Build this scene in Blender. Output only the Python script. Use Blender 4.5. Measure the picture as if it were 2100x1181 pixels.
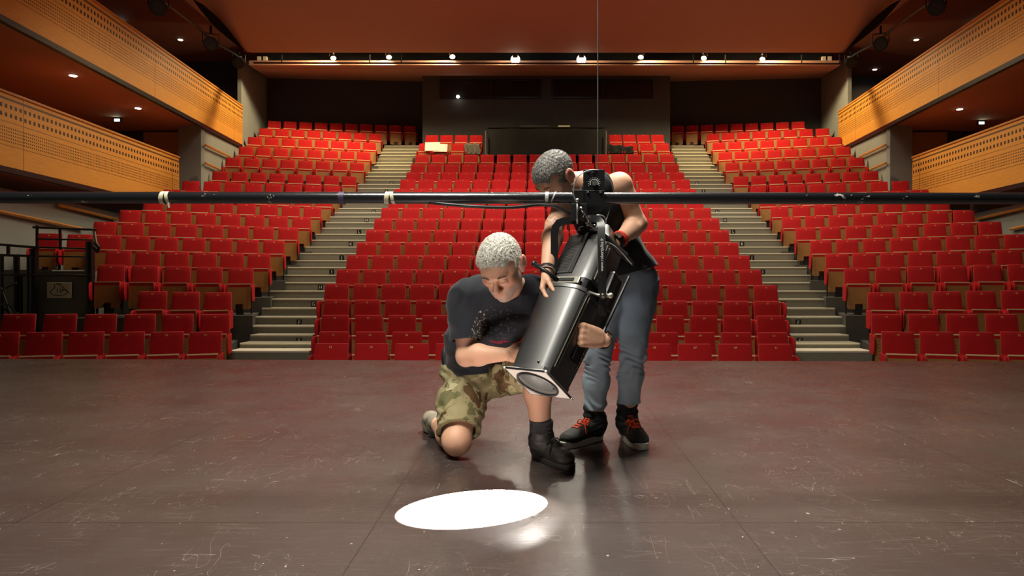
import bpy, bmesh, math, random
import numpy as np
from mathutils import Vector, Matrix, Euler

random.seed(7)
rng = np.random.RandomState(11)
SC = bpy.context.scene
for o in list(bpy.data.objects):
    bpy.data.objects.remove(o)
COL = SC.collection

# ------------------------------------------------------------------ camera
F, VX, VY, CH = 1400.0, 1105.0, 555.0, 0.85     # focal (px), vanishing point, camera height
cam_data = bpy.data.cameras.new('camera')
cam = bpy.data.objects.new('camera', cam_data)
COL.objects.link(cam)
cam.location = (0, 0, CH)
cam.rotation_euler = (math.radians(90), 0, 0)
cam_data.sensor_width = 36
cam_data.lens = 36 * F / 2100
cam_data.shift_x = -(VX - 1050) / 2100
cam_data.shift_y = -(590.5 - VY) / 2100
cam_data.clip_end = 100
SC.camera = cam

def P(px, py, D):
    "point in the place seen at pixel px,py at distance D"
    return Vector(((px - VX) * D / F, D, CH - (py - VY) * D / F))

# ------------------------------------------------------------------ world, view
w = bpy.data.worlds.new('world'); SC.world = w
w.use_nodes = True
w.node_tree.nodes['Background'].inputs[0].default_value = (1.0, 0.86, 0.7, 1)
w.node_tree.nodes['Background'].inputs[1].default_value = 0.02
SC.view_settings.view_transform = 'Standard'
SC.view_settings.look = 'None'
SC.view_settings.exposure = 0.0
SC.view_settings.gamma = 1.0
SC.view_settings.use_curve_mapping = False
SC.cycles.max_bounces = 8
SC.cycles.diffuse_bounces = 4
SC.cycles.glossy_bounces = 4
SC.cycles.use_denoising = True
SC.cycles.sample_clamp_indirect = 8

# ------------------------------------------------------------------ large lamps of the hall
def area(name, loc, target, sx, sy, power, col, spread=180):
    d = bpy.data.lights.new(name, 'AREA'); d.shape = 'RECTANGLE'; d.size = sx; d.size_y = sy
    d.energy = power; d.color = col; d.spread = math.radians(spread)
    o = bpy.data.objects.new(name, d); COL.objects.link(o)
    o.location = loc
    o.rotation_euler = (Vector(target) - Vector(loc)).to_track_quat('-Z', 'Y').to_euler()
    return o
def spot(name, loc, target, power, col, ang, blend=0.5, r=0.05):
    d = bpy.data.lights.new(name, 'SPOT'); d.energy = power; d.color = col
    d.spot_size = math.radians(ang); d.spot_blend = blend; d.shadow_soft_size = r
    o = bpy.data.objects.new(name, d); COL.objects.link(o)
    o.location = loc
    o.rotation_euler = (Vector(target) - Vector(loc)).to_track_quat('-Z', 'Y').to_euler()
    return o
WARM = (1.0, 0.80, 0.55); WHITE = (1.0, 0.93, 0.80)
# work lamps over the stage and the rows of house lamps over the audience
area('stage_work_light', (-1.7, 1.1, 6.0), (0.0, 3.0, 0.6), 2.2, 1.8, 250, (1.0, 0.95, 0.84), 115)
area('stage_work_light', (0.9, 4.7, 6.0), (0.2, 3.2, 0.8), 0.8, 0.8, 250, (1.0, 0.95, 0.84), 105)
area('house_light', (0.2, 13.0, 7.0), (0.2, 14.5, 1.0), 15.0, 2.0, 350, (1.0, 0.87, 0.68), 140)
area('house_light', (0.2, 17.0, 7.3), (0.2, 17.0, 2), 15.0, 1.5, 450, (1.0, 0.86, 0.66), 140)

# ------------------------------------------------------------------ materials
def nt(m): return m.node_tree
MATS = {}
def mat(name, col, rough=0.6, metal=0.0, spec=0.5, var=0.0, vscale=8.0, bump=0.0, bscale=60.0, coat=0.0, sheen=0.0):
    if name in MATS: return MATS[name]
    m = bpy.data.materials.new(name); m.use_nodes = True
    t = m.node_tree; b = t.nodes['Principled BSDF']
    b.inputs['Base Color'].default_value = (*col, 1)
    b.inputs['Roughness'].default_value = rough
    b.inputs['Metallic'].default_value = metal
    b.inputs['Specular IOR Level'].default_value = spec
    b.inputs['Coat Weight'].default_value = coat
    b.inputs['Sheen Weight'].default_value = sheen
    tc = t.nodes.new('ShaderNodeTexCoord')
    if var > 0:
        n = t.nodes.new('ShaderNodeTexNoise'); n.inputs['Scale'].default_value = vscale
        n.inputs['Detail'].default_value = 5
        t.links.new(tc.outputs['Object'], n.inputs['Vector'])
        mx = t.nodes.new('ShaderNodeMix'); mx.data_type = 'RGBA'
        mx.inputs[6].default_value = (*[c * (1 - var) for c in col], 1)
        mx.inputs[7].default_value = (*[min(1, c * (1 + var)) for c in col], 1)
        t.links.new(n.outputs['Fac'], mx.inputs[0])
        t.links.new(mx.outputs[2], b.inputs['Base Color'])
    if bump > 0:
        n2 = t.nodes.new('ShaderNodeTexNoise'); n2.inputs['Scale'].default_value = bscale
        n2.inputs['Detail'].default_value = 3
        t.links.new(tc.outputs['Object'], n2.inputs['Vector'])
        bp = t.nodes.new('ShaderNodeBump'); bp.inputs['Strength'].default_value = bump
        bp.inputs['Distance'].default_value = 0.01
        t.links.new(n2.outputs['Fac'], bp.inputs['Height'])
        t.links.new(bp.outputs['Normal'], b.inputs['Normal'])
    MATS[name] = m
    return m

class NB:
    "small node helper"
    def __init__(s, m): s.t = m.node_tree; s.b = s.t.nodes['Principled BSDF']
    def n(s, typ, **kw):
        x = s.t.nodes.new(typ)
        for k, v in kw.items(): setattr(x, k, v)
        return x
    def l(s, a, b): s.t.links.new(a, b)
    def math(s, op, a, b=None, c=None):
        x = s.n('ShaderNodeMath', operation=op)
        for i, v in enumerate((a, b, c)):
            if v is None: continue
            if isinstance(v, (int, float)): x.inputs[i].default_value = v
            else: s.l(v, x.inputs[i])
        return x.outputs[0]
    def mix(s, f, a, b):
        x = s.n('ShaderNodeMix', data_type='RGBA')
        for i, v in ((0, f), (6, a), (7, b)):
            if isinstance(v, (int, float)): x.inputs[i].default_value = v
            elif isinstance(v, tuple): x.inputs[i].default_value = (*v, 1)
            else: s.l(v, x.inputs[i])
        return x.outputs[2]
    def obj(s):
        tc = s.n('ShaderNodeTexCoord'); sp = s.n('ShaderNodeSeparateXYZ')
        s.l(tc.outputs['Object'], sp.inputs[0]); return tc.outputs['Object'], sp.outputs
    def noise(s, vec, scale, detail=4, rough=0.5, dist=0.0, stretch=None):
        if stretch:
            mp = s.n('ShaderNodeMapping'); mp.inputs['Scale'].default_value = stretch
            s.l(vec, mp.inputs['Vector']); vec = mp.outputs[0]
        x = s.n('ShaderNodeTexNoise'); x.inputs['Scale'].default_value = scale
        x.inputs['Detail'].default_value = detail; x.inputs['Roughness'].default_value = rough
        x.inputs['Distortion'].default_value = dist
        s.l(vec, x.inputs['Vector']); return x.outputs['Fac']
    def ramp(s, f, stops):
        x = s.n('ShaderNodeValToRGB'); cr = x.color_ramp
        while len(cr.elements) < len(stops): cr.elements.new(0.5)
        for e, (p, c) in zip(cr.elements, stops):
            e.position = p; e.color = (*c, 1) if isinstance(c, tuple) else (c, c, c, 1)
        s.l(f, x.inputs[0]); return x.outputs[0]

def emis(name, col, strength):
    if name in MATS: return MATS[name]
    m = bpy.data.materials.new(name); m.use_nodes = True
    b = m.node_tree.nodes['Principled BSDF']
    b.inputs['Base Color'].default_value = (*col, 1)
    b.inputs['Emission Color'].default_value = (*col, 1)
    b.inputs['Emission Strength'].default_value = strength
    MATS[name] = m; return m

RED = mat('red_velvet', (0.50, 0.010, 0.012), 0.85, spec=0.2, var=0.14, vscale=6, bump=0.15, bscale=300, sheen=0.15)
REDPIPE = mat('red_fabric_arm', (0.52, 0.013, 0.015), 0.8, spec=0.2)
WOODSEAT = mat('seat_plywood', (0.40, 0.185, 0.045), 0.5, var=0.2, vscale=9)
CREAM = mat('pale_wood_edge', (0.95, 0.74, 0.38), 0.5)
DARK = mat('black_metal', (0.012, 0.012, 0.013), 0.45)
GOLD = mat('brass_plate', (0.9, 0.62, 0.22), 0.35, metal=0.3)
BLACKPAINT = mat('black_paint', (0.008, 0.008, 0.010), 0.35, spec=0.6)
GREYWALL = mat('grey_wall_paint', (0.30, 0.325, 0.30), 0.85, var=0.08, vscale=1.5, bump=0.1, bscale=80)
DARKWALL = mat('charcoal_wall_paint', (0.065, 0.068, 0.078), 0.9, var=0.15, vscale=1.5)
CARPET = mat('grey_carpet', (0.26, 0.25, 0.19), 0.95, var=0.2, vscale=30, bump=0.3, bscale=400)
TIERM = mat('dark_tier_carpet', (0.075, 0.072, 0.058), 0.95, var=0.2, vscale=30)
SOFFIT = mat('terracotta_soffit', (0.50, 0.20, 0.095), 0.8, var=0.06, vscale=0.6)
NOSING = mat('pale_step_nosing', (0.88, 0.84, 0.64), 0.5)
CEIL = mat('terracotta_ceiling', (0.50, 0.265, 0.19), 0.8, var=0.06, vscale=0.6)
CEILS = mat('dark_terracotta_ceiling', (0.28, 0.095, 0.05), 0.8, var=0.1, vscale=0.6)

# plywood underside of the tipped seats: two columns of drilled holes
def seat_wood():
    m = WOODSEAT; q = NB(m); v, s = q.obj()
    colr = m.node_tree.nodes['Principled BSDF'].inputs['Base Color'].links[0].from_socket
    ax = q.math('ABSOLUTE', s[0])
    dx = q.math('SUBTRACT', ax, 0.145)
    dz = q.math('SUBTRACT', q.math('FRACT', q.math('DIVIDE', s[2], 0.055)), 0.5)
    dz = q.math('MULTIPLY', dz, 0.055)
    r = q.math('SQRT', q.math('ADD', q.math('MULTIPLY', dx, dx), q.math('MULTIPLY', dz, dz)))
    hole = q.math('LESS_THAN', r, 0.007)
    q.l(q.mix(hole, colr, (0.02, 0.01, 0.005)), q.b.inputs['Base Color'])
seat_wood()

# ------------------------------------------------------------------ object helpers
def link(name, me, m=None, parent=None):
    o = bpy.data.objects.new(name, me); COL.objects.link(o)
    if m is not None and hasattr(me, 'materials') and not len(me.materials): me.materials.append(m)
    if parent is not None: o.parent = parent
    return o
def tag(o, label, cat, group=None, kind=None):
    if label: o['label'] = label
    if cat: o['category'] = cat
    if group: o['group'] = group
    if kind: o['kind'] = kind
    return o
def thing(name, loc=(0, 0, 0), rotz=0.0, label=None, cat=None, group=None):
    o = bpy.data.objects.new(name, None); COL.objects.link(o)
    o.location = loc; o.rotation_euler = (0, 0, rotz); o.empty_display_size = 0.1
    return tag(o, label, cat, group)

class MB:
    "collects shapes into one mesh"
    def __init__(s): s.v = []; s.f = []
    def add(s, vs, fs):
        n = len(s.v); s.v += [tuple(p) for p in vs]; s.f += [tuple(i + n for i in q) for q in fs]
    def box(s, lo, hi, M=None):
        x0, y0, z0 = lo; x1, y1, z1 = hi
        vs = [(x0,y0,z0),(x1,y0,z0),(x1,y1,z0),(x0,y1,z0),(x0,y0,z1),(x1,y0,z1),(x1,y1,z1),(x0,y1,z1)]
        if M is not None: vs = [M @ Vector(p) for p in vs]
        s.add(vs, [(0,3,2,1),(4,5,6,7),(0,1,5,4),(1,2,6,5),(2,3,7,6),(3,0,4,7)])
    def prism(s, poly, fn0, fn1):
        "poly 2-D points; fn0/fn1 map a 2-D point to the two end faces"
        n = len(poly); vs = [fn0(*p) for p in poly] + [fn1(*p) for p in poly]
        fs = [tuple(range(n))[::-1], tuple(range(n, 2 * n))]
        fs += [(i, (i + 1) % n, n + (i + 1) % n, n + i) for i in range(n)]
        s.add(vs, fs)
    def tube(s, pts, r, seg=8, closed=False, cap=True):
        pts = [Vector(p) for p in pts]; n = len(pts)
        rr = r if isinstance(r, (list, tuple)) else [r] * n
        prev = None; vs = []
        for i, p in enumerate(pts):
            if closed: d = pts[(i + 1) % n] - pts[i - 1]
            else: d = pts[min(i + 1, n - 1)] - pts[max(i - 1, 0)]
            d = d.normalized() if d.length > 1e-9 else Vector((0, 0, 1))
            if prev is None:
                a = Vector((0, 0, 1)) if abs(d.z) < 0.9 else Vector((1, 0, 0))
                u = d.cross(a).normalized()
            else:
                u = prev - d * prev.dot(d)
                u = u.normalized() if u.length > 1e-6 else d.cross(Vector((0, 1, 0))).normalized()
            prev = u; w_ = d.cross(u)
            for k in range(seg):
                a = 2 * math.pi * k / seg
                vs.append(p + (u * math.cos(a) + w_ * math.sin(a)) * rr[i])
        fs = []
        m = n if closed else n - 1
        for i in range(m):
            j = (i + 1) % n
            for k in range(seg):
                k2 = (k + 1) % seg
                fs.append((i * seg + k, i * seg + k2, j * seg + k2, j * seg + k))
        if cap and not closed:
            fs.append(tuple(range(seg))[::-1]); fs.append(tuple((n - 1) * seg + k for k in range(seg)))
        s.add(vs, fs)
    def disc(s, c, axis, r, h, seg=24, r2=None):
        c = Vector(c); a = Vector(axis).normalized()
        s.tube([c, c + a * h], [r, r2 if r2 is not None else r], seg)
    def ball(s, c, r, seg=10, rings=6):
        c = Vector(c); vs = [c + Vector((0, 0, -r))]; 
        for i in range(1, rings):
            t = -math.pi / 2 + math.pi * i / rings
            for k in range(seg):
                a = 2 * math.pi * k / seg
                vs.append(c + Vector((math.cos(t) * math.cos(a), math.cos(t) * math.sin(a), math.sin(t))) * r)
        vs.append(c + Vector((0, 0, r))); fs = []
        for k in range(seg): fs.append((0, 1 + (k + 1) % seg, 1 + k))
        for i in range(rings - 2):
            for k in range(seg):
                a = 1 + i * seg; b = a + seg
                fs.append((a + k, a + (k + 1) % seg, b + (k + 1) % seg, b + k))
        a = 1 + (rings - 2) * seg; t = len(vs) - 1
        for k in range(seg): fs.append((a + k, a + (k + 1) % seg, t))
        s.add(vs, fs)
    def mesh(s, name, smooth=False):
        me = bpy.data.meshes.new(name); me.from_pydata(s.v, [], s.f); me.update()
        if smooth: me.shade_smooth()
        return me
    def build(s, name, m, parent=None, smooth=False, bevel=0.0, seg=2, M=None):
        me = s.mesh(name, smooth)
        if bevel > 0:
            bm = bmesh.new(); bm.from_mesh(me)
            es = [e for e in bm.edges if e.calc_face_angle(0) > 0.5]
            bmesh.ops.bevel(bm, geom=es, offset=bevel, segments=seg, profile=0.5, affect='EDGES')
            bm.to_mesh(me); bm.free(); me.update()
            if smooth: me.shade_smooth()
        return link(name, me, m, parent)
def struct(o): o['kind'] = 'structure'; return o

def text_mesh(txt, size, font_extrude=0.0005):
    c = bpy.data.curves.new('txt', 'FONT'); c.body = txt; c.size = size; c.extrude = font_extrude
    c.align_x = 'CENTER'; c.align_y = 'CENTER'; c.resolution_u = 2
    o = bpy.data.objects.new('txt', c); COL.objects.link(o)
    dg = bpy.context.evaluated_depsgraph_get(); dg.update()
    me = bpy.data.meshes.new_from_object(o.evaluated_get(dg))
    bpy.data.objects.remove(o); bpy.data.curves.remove(c)
    me.materials.clear()
    return me
# ================================================================== STRUCTURE
# ---- stage floor: glossy dark boards with scratches
def stage_mat():
    m = mat('worn_stage_floor', (0.03, 0.02, 0.02), 0.3); q = NB(m); v, s = q.obj()
    base = q.ramp(q.noise(v, 1.3, 6, 0.6), [(0.3, (0.034, 0.025, 0.023)), (0.7, (0.054, 0.042, 0.038))])
    grain = q.noise(v, 9, 6, 0.7, stretch=(0.5, 9, 1))
    base = q.mix(q.math('MULTIPLY', q.math('GREATER_THAN', grain, 0.60), 0.22), base, (0.13, 0.10, 0.09))
    # fine scratches: thin level lines of distorted noise
    def scratch(scale, dist, width, st, amt, b):
        nz = q.noise(v, scale, 2, 0.5, dist, stretch=st)
        d = q.math('ABSOLUTE', q.math('SUBTRACT', nz, 0.5))
        ln = q.math('LESS_THAN', d, width)
        gate = q.math('GREATER_THAN', q.noise(v, 2.1, 3, 0.6), 0.50)
        return q.mix(q.math('MULTIPLY', q.math('MULTIPLY', ln, gate), amt), b, (0.32, 0.28, 0.25))
    base = scratch(2.2, 1.5, 0.0010, (3, 0.6, 1), 0.55, base)
    base = scratch(3.1, 0.6, 0.0007, (0.5, 2.6, 1), 0.5, base)
    base = scratch(5.1, 2.5, 0.0016, (1, 1, 1), 0.32, base)
    spk = q.math('GREATER_THAN', q.noise(v, 42, 1, 0.5), 0.785)
    base = q.mix(q.math('MULTIPLY', spk, 0.5), base, (0.5, 0.46, 0.40))
    # board joints
    def joint(c, step, off, w_):
        f = q.math('FRACT', q.math('DIVIDE', q.math('ADD', c, off), step))
        return q.math('LESS_THAN', f, w_ / step)
    j = q.math('MAXIMUM', joint(s[0], 1.22, 10.31, 0.004), joint(s[1], 2.44, 9.9, 0.005))
    base = q.mix(q.math('MULTIPLY', j, 0.7), base, (0.012, 0.008, 0.008))
    q.l(base, q.b.inputs['Base Color'])
    rr = q.ramp(q.noise(v, 3.0, 5, 0.6), [(0.3, 0.23), (0.75, 0.34)])
    q.l(rr, q.b.inputs['Roughness'])
    bp = q.n('ShaderNodeBump'); bp.inputs['Strength'].default_value = 0.12; bp.inputs['Distance'].default_value = 0.004
    q.l(q.noise(v, 25, 4, 0.6, stretch=(0.5, 3, 1)), bp.inputs['Height']); q.l(bp.outputs[0], q.b.inputs['Normal'])
    return m
mb = MB()
poly = [(-11, -2.0), (11, -2.0), (11, 6.33), (5, 6.40), (0, 6.44), (-5, 6.58), (-11, 6.62)]
mb.prism(poly, lambda x, y: (x, y, -0.06), lambda x, y: (x, y, 0.0))
struct(mb.build('floor', stage_mat()))
mb = MB()
mb.prism([(-11, -2.0), (11, -2.0), (11, 6.25), (-11, 6.5)], lambda x, y: (x, y, -1.6), lambda x, y: (x, y, -0.065))
struct(mb.build('trim_1', DARKWALL))          # stage skirt
mb = MB(); mb.box((-16, 6.65, -1.4), (16, 12.0, -1.12)); struct(mb.build('floor', CARPET))

# ---- auditorium seating rows (measured from the photograph)
PITCH = 0.53
AX = 0.19                                     # axis of symmetry of the hall
rowsC = []  # (row, n, x0, x1, ytop0, ytop1)
Cdata = [(12,674,1596,706,707.5),(13,680,1590.5,681.5,683.5),(14,683,1585.5,647,648.5),(15,686,1577,615,618),
 (16,687,1574,582,585),(16,710,1542.5,552.5,553),(16,730,1519,523,524),(16,749.5,1497,496.5,497),(16,768,1478,470.5,471),
 (16,784,1459,447.5,447),(16,798,1442.5,425.5,425.5),(16,812,1427,405,405),(16,824,1413,386,386),(16,835,1401,367,367),
 (16,847,1389.5,352.5,352.5),(16,856,1379,336,336),(16,864.5,1369,316,315)]
Ldata = {1:(6,-7,419,682.5,681.5),2:(6,32,439,645,645),3:(3,310,445,598,600),4:(5,224.5,492.5,543,549),
 5:(6,239.5,530,513,520),6:(9,97,561,478,492.5),7:(8,212,590.5,454,466),8:(8,264,618,430,444),9:(8,312,640.5,407,423),
 10:(8,350,664,388,402.5),11:(8,390,682,370,381),12:(8,451-38.5,716-3+3,350-1,361),13:(8,477.5,732.5,322,332.5),
 14:(8,504,746,300,311),15:(8,522,758,280,291.5),16:(8,545,769.5,262,273),17:(10,562,841,247,257)}
Ldata[12] = (8, 451, 716, 350, 361)
SEATS = []       # dicts: x,y,z(floor),rot,block,row,idx,num,first,last
SEAT_TOP = 0.88
def zfrom(py, D): return CH + (VY - py) * D / F
for r, (n, x0, x1, y0, y1) in enumerate(Cdata, 1):
    D = F * PITCH * (n - 1) / (x1 - x0)
    rowsC.append([r, n, x0, x1, y0, y1, D])
ks = np.array([q[0] for q in rowsC]); Ds = np.array([q[6] for q in rowsC])
pc = np.polyfit(ks, Ds, 3)
CD = {k: float(np.polyval(pc, k)) for k in range(1, 20)}
def seat(x, y, z, rot, block, row, idx, num, n):
    SEATS.append(dict(x=x, y=y, z=z, rot=rot, block=block, row=row, idx=idx, num=num, n=n))
TIERS = []       # (block,row, pointL, pointR, z, normal angle)
for r, n, x0, x1, y0, y1, D0 in rowsC:
    D = CD[r]
    a = P(x0, y0, D); b = P(x1, y1, D); left = (n + 1) // 2 if n % 2 else n // 2
    if n % 2: left = n // 2
    for i in range(n):
        t = i / (n - 1); p = a.lerp(b, t)
        num = 2 * (left - i) if i < left else 2 * (i - left) + 1
        seat(p.x, p.y, p.z - SEAT_TOP, 0.0, 'centre', r, i, num, n)
    TIERS.append(('C', r, a, b, (a.z + b.z) / 2 - SEAT_TOP, 0.0))
for r, xs, py in ((18, (872, 905, 939, 972), 293), (18, (1260, 1294, 1327, 1360), 293),
                  (19, (884.5, 915, 945.5, 976), 276), (19, (1262.5, 1291, 1320, 1349.5), 275)):
    D = CD[r]; n = 4
    for i, x in enumerate(xs):
        p = P(x, py, D); num = (2 * (8 - i) if x < 1000 else 2 * (i + 4) + 1)
        seat(p.x, p.y, p.z - SEAT_TOP, 0.0, 'centre', r, i, num, n)
for r, py in ((18, 293), (19, 276)):
    D = CD[r]; TIERS.append(('C', r, P(866, py, D), P(1368, py, D), P(0, py, D).z - SEAT_TOP, 0.0))
PHI = math.radians(16)
def Lfit(n, xo, xi):
    L = (n - 1) * PITCH
    return (F * L * math.cos(PHI) - (xo - VX) * L * math.sin(PHI)) / (xi - xo)
kk = []; dd = []; ww = []
for k, (n, xo, xi, yo, yi) in Ldata.items():
    kk.append(k); dd.append(Lfit(n, xo, xi)); ww.append(n if k != 10 else 1)
pl = np.polyfit(kk, dd, 2, w=ww)
LD = {k: float(np.polyval(pl, k)) for k in range(1, 18)}
for k, (n, xo, xi, yo, yi) in Ldata.items():
    Di = LD[k]; L = (n - 1) * PITCH
    # outer end on the row line through the measured pixels
    Do = Di - L * math.sin(PHI)
    a = P(xo, yo, Do); b = P(xi, yi, Di)
    N = n
    for i in range(n):
        t = i / (n - 1); p = a.lerp(b, t)
        num = 14 + 2 * (n - 1 - i)
        seat(p.x, p.y, p.z - SEAT_TOP, PHI, 'left', k, n - 1 - i, num, n)
    TIERS.append(('L', k, a, b, (a.z + b.z) / 2 - SEAT_TOP, PHI))
    # right block: mirrored about the axis; front rows run on to the frame edge
    extra = {3: 3, 4: 1, 5: 1, 1: 0, 2: 0}.get(k, 0)
    nr = min(n, 9) + extra
    if k == 1: nr = 5
    if k == 2: nr = 5
    step = (a - b) / (n - 1)
    dz = {1: 0.0, 2: 0.0}.get(k, 0.0)
    for i in range(nr):
        p = b + step * i
        seat(2 * AX - p.x, p.y, p.z - SEAT_TOP, -PHI, 'right', k, i, 15 + 2 * i, nr)
    e = b + step * (nr - 1)
    TIERS.append(('R', k, Vector((2 * AX - b.x, b.y, b.z)), Vector((2 * AX - e.x, e.y, e.z)), (a.z + b.z) / 2 - SEAT_TOP, -PHI))

# ---- stepped floor carrying the seats
mbt = MB()
def tier(a, b, z, phi, front, back, thick=0.5, ext=0.27):
    a = Vector((a.x, a.y, 0)); b = Vector((b.x, b.y, 0)); d = (b - a).normalized()
    nrm = Vector((-d.y, d.x, 0)); nrm = nrm if nrm.y > 0 else -nrm
    a2 = a - d * ext; b2 = b + d * ext
    q = [a2 - nrm * front, b2 - nrm * front, b2 + nrm * back, a2 + nrm * back]
    mbt.prism([(p.x, p.y) for p in q], lambda x, y: (x, y, z - thick), lambda x, y: (x, y, z))
for blk, r, a, b, z, phi in TIERS:
    aa, bb = Vector(a), Vector(b)
    zz = z if blk == 'C' else min(a.z, b.z) - SEAT_TOP
    if blk == 'L' and r >= 3: aa = aa + (aa - bb).normalized() * 0.25
    tier(aa, bb, zz, phi, 0.42, 0.75)
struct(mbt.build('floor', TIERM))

# ---- aisle stairs
def stairs(sign, label):
    ys = [(720, 4), (687, 5), (650, 6), (613, 7), (579, 8), (548, 9), (519.5, 10), (492, 11), (467.5, 12), (444.5, 13),
          (427, 14), (407, 15), (386, 16), (369, 17), (354, 18), (339, 19)]
    pts = []
    for i, (y, r) in enumerate(ys):
        D = CD[r] - 0.30; pts.append((y, D, r))
        if i + 1 < len(ys):
            y2, r2 = ys[i + 1]; D2 = CD[r2] - 0.30
            pts.append(((y + y2) / 2 + 0.3, (D + D2) / 2, None))
    D = pts[-1][1]
    for y in (333, 326, 319, 312, 305.5, 299): D += 0.25; pts.append((y, D, None))
    t = thing('aisle_stairs', (0, 0, 0), 0, label, 'stairs', None)
    st, ns, lt = MB(), MB(), MB()
    k = 0
    for i, (y, D, r) in enumerate(pts):
        z = zfrom(y, D)
        D2 = (pts[i + 1][1] if i + 1 < len(pts) else D + 0.7) + 0.02
        xl, xr = -5.68, -4.08
        if D < 12.2: xl, xr = -5.15, -3.80
        elif D < 14: xl, xr = -5.45, -4.08
        if sign > 0: xl, xr = 2 * AX - xr, 2 * AX - xl
        if D > 23.9: xl, xr = (-5.68, -4.30) if sign < 0 else (2 * AX + 4.30 + .15, 2 * AX + 5.68)
        st.box((xl, D, z - 0.5), (xr, D2, z))
        ns.box((xl + 0.01, D - 0.012, z - 0.020), (xr - 0.01, D + 0.03, z + 0.006))
        if i == 0: ns.box((xl + 0.01, D, z), (xr - 0.01, D + 0.55, z + 0.004))
        if r is not None and r >= 4 and r - 4 < 14:
            ch = 'DEFGHIJKLMNOPQRS'[r - 4]
            cx = (xl + xr) / 2 + 0.2 * (1 if sign < 0 else -1)
            if i > 0:
                pl_ = MB(); pl_.box((cx - 0.055, D - 0.006, z - 0.16), (cx + 0.055, D, z - 0.05))
                po = pl_.build('row_letter_plate', BLACKPAINT, t)
                me = text_mesh(ch, 0.10, 0.001)
                lo = link('row_letter', me, mat('white_lettering', (0.85, 0.85, 0.8), 0.6), po)
                lo.location = (cx, D - 0.008, z - 0.105); lo.rotation_euler = (math.pi / 2, 0, 0)
    st.build('steps', CARPET, t)
    ns.build('step_nosing', NOSING, t)
    return t
stairs(-1, 'grey carpeted steps with pale nosings between left seat block and centre block')
stairs(1, 'grey carpeted steps with pale nosings between centre block and right seat block')

# ---- walls
def wallq(name, pts, m, thick=0.12, side=1):
    "vertical wall through plan points, z range per point"
    mb = MB()
    for (a, b) in zip(pts[:-1], pts[1:]):
        (x0, y0, zl0, zh0), (x1, y1, zl1, zh1) = a, b
        d = Vector((x1 - x0, y1 - y0, 0)).normalized(); n = Vector((-d.y, d.x, 0)) * thick * side
        vs = [(x0, y0, zl0), (x1, y1, zl1), (x1, y1, zh1), (x0, y0, zh0)]
        vs += [(p[0] + n.x, p[1] + n.y, p[2]) for p in vs]
        mb.add(vs, [(0, 1, 2, 3), (7, 6, 5, 4), (0, 4, 5, 1), (1, 5, 6, 2), (2, 6, 7, 3), (3, 7, 4, 0)])
    return struct(mb.build(name, m))
MX = lambda x: 2 * AX - x
for sgn, nm in ((-1, 'left'), (1, 'right')):
    g = (lambda x: x) if sgn < 0 else MX
    sd = 1 if sgn < 0 else -1
    # grey wall under the lower balcony, beside the seats
    wallq('wall_' + nm, [(g(-10.35), 6.8, -1.4, 2.75), (g(-10.35), 19.2, -1.4, 2.15)], GREYWALL, 0.12, sd)
    # side wall below the upper balcony, further back
    wallq('wall_' + nm, [(g(-9.55), 19.4, 1.5, 5.05), (g(-9.85), 23.0, 3.0, 5.05)], GREYWALL, 0.12, sd)
    wallq('wall_' + nm, [(g(-10.35), 19.6, 1.5, 5.06), (g(-9.55), 19.3, 1.5, 5.06)], GREYWALL, 0.12, sd)
    # stub beside the top rows
    wallq('wall_' + nm, [(g(-9.85), 22.6, 3.0, 7.95), (g(-10.15), 25.5, 3.0, 8.1)], GREYWALL, 0.12, sd)
    # outer wall behind the balconies
    wallq('wall_' + nm, [(g(-14.0), 4.0, -1.4, 9.2), (g(-14.0), 27.0, -1.4, 9.2)], DARKWALL, 0.15, sd)
    WY = 24.5 if sgn < 0 else 26.3
    wallq('wall_' + nm, [(g(-14.0), WY, -1.0, 9.2), (g(-10.2), WY, -1.0, 9.2)], DARKWALL, 0.15, sd)
    # dark wall and timber door under the upper balcony
    wallq('wall_' + nm, [(g(-14.0), 20.2, 0.0, 5.05), (g(-10.3), 20.2, 0.0, 5.05)], DARKWALL, 0.1, sd)
    wallq('wall_' + nm, [(g(-14.0), 15.0, 0.0, 5.05), (g(-12.4), 16.6, 0.0, 5.05)], DARKWALL, 0.1, sd)
    # back wall of the top rows
    wallq('wall_back', [(g(-10.3), 25.4, 3.0, 8.6), (g(-4.2), 26.7, 3.0, 8.6)], DARKWALL, 0.15, sd)
wallq('wall_back', [(g(-14.2), 27.5, 0, 9.5), (14.6, 27.5, 0, 9.5)], DARKWALL, 0.15, 1)
# projecting control-booth wall in the middle
BW = mat('booth_wall_paint', (0.075, 0.078, 0.085), 0.9, var=0.12, vscale=1.2)
mb = MB(); mb.box((-4.22, 24.75, 3.5), (4.76, 27.4, 8.4)); struct(mb.build('wall_back', BW))
WG = mat('booth_window_glass', (0.008, 0.010, 0.012), 0.08, spec=0.7)
for i, (x0, x1, y0, y1) in enumerate(((905, 1108, 166, 199), (1135, 1336, 166, 199))):
    a = P(x0, y1, 24.72); b = P(x1, y0, 24.72)
    m2 = MB(); m2.box((a.x, 24.70, a.z), (b.x, 24.745, b.z)); wn = m2.build('window_%d' % (i + 1), WG); struct(wn)
    fr = MB(); t_ = 0.05
    for lo, hi in (((a.x - t_, 24.66, a.z - t_), (b.x + t_, 24.74, a.z)), ((a.x - t_, 24.66, b.z), (b.x + t_, 24.74, b.z + t_)),
                   ((a.x - t_, 24.66, a.z), (a.x, 24.74, b.z)), ((b.x, 24.66, a.z), (b.x + t_, 24.74, b.z)),
                   (((a.x + b.x) / 2 - 0.03, 24.66, a.z), ((a.x + b.x) / 2 + 0.03, 24.74, b.z))):
        fr.box(lo, hi)
    fr.build('window_frame', BLACKPAINT, wn)

# ---- ceilings
ZP = zfrom(108, 21.0)
mb = MB()
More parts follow.
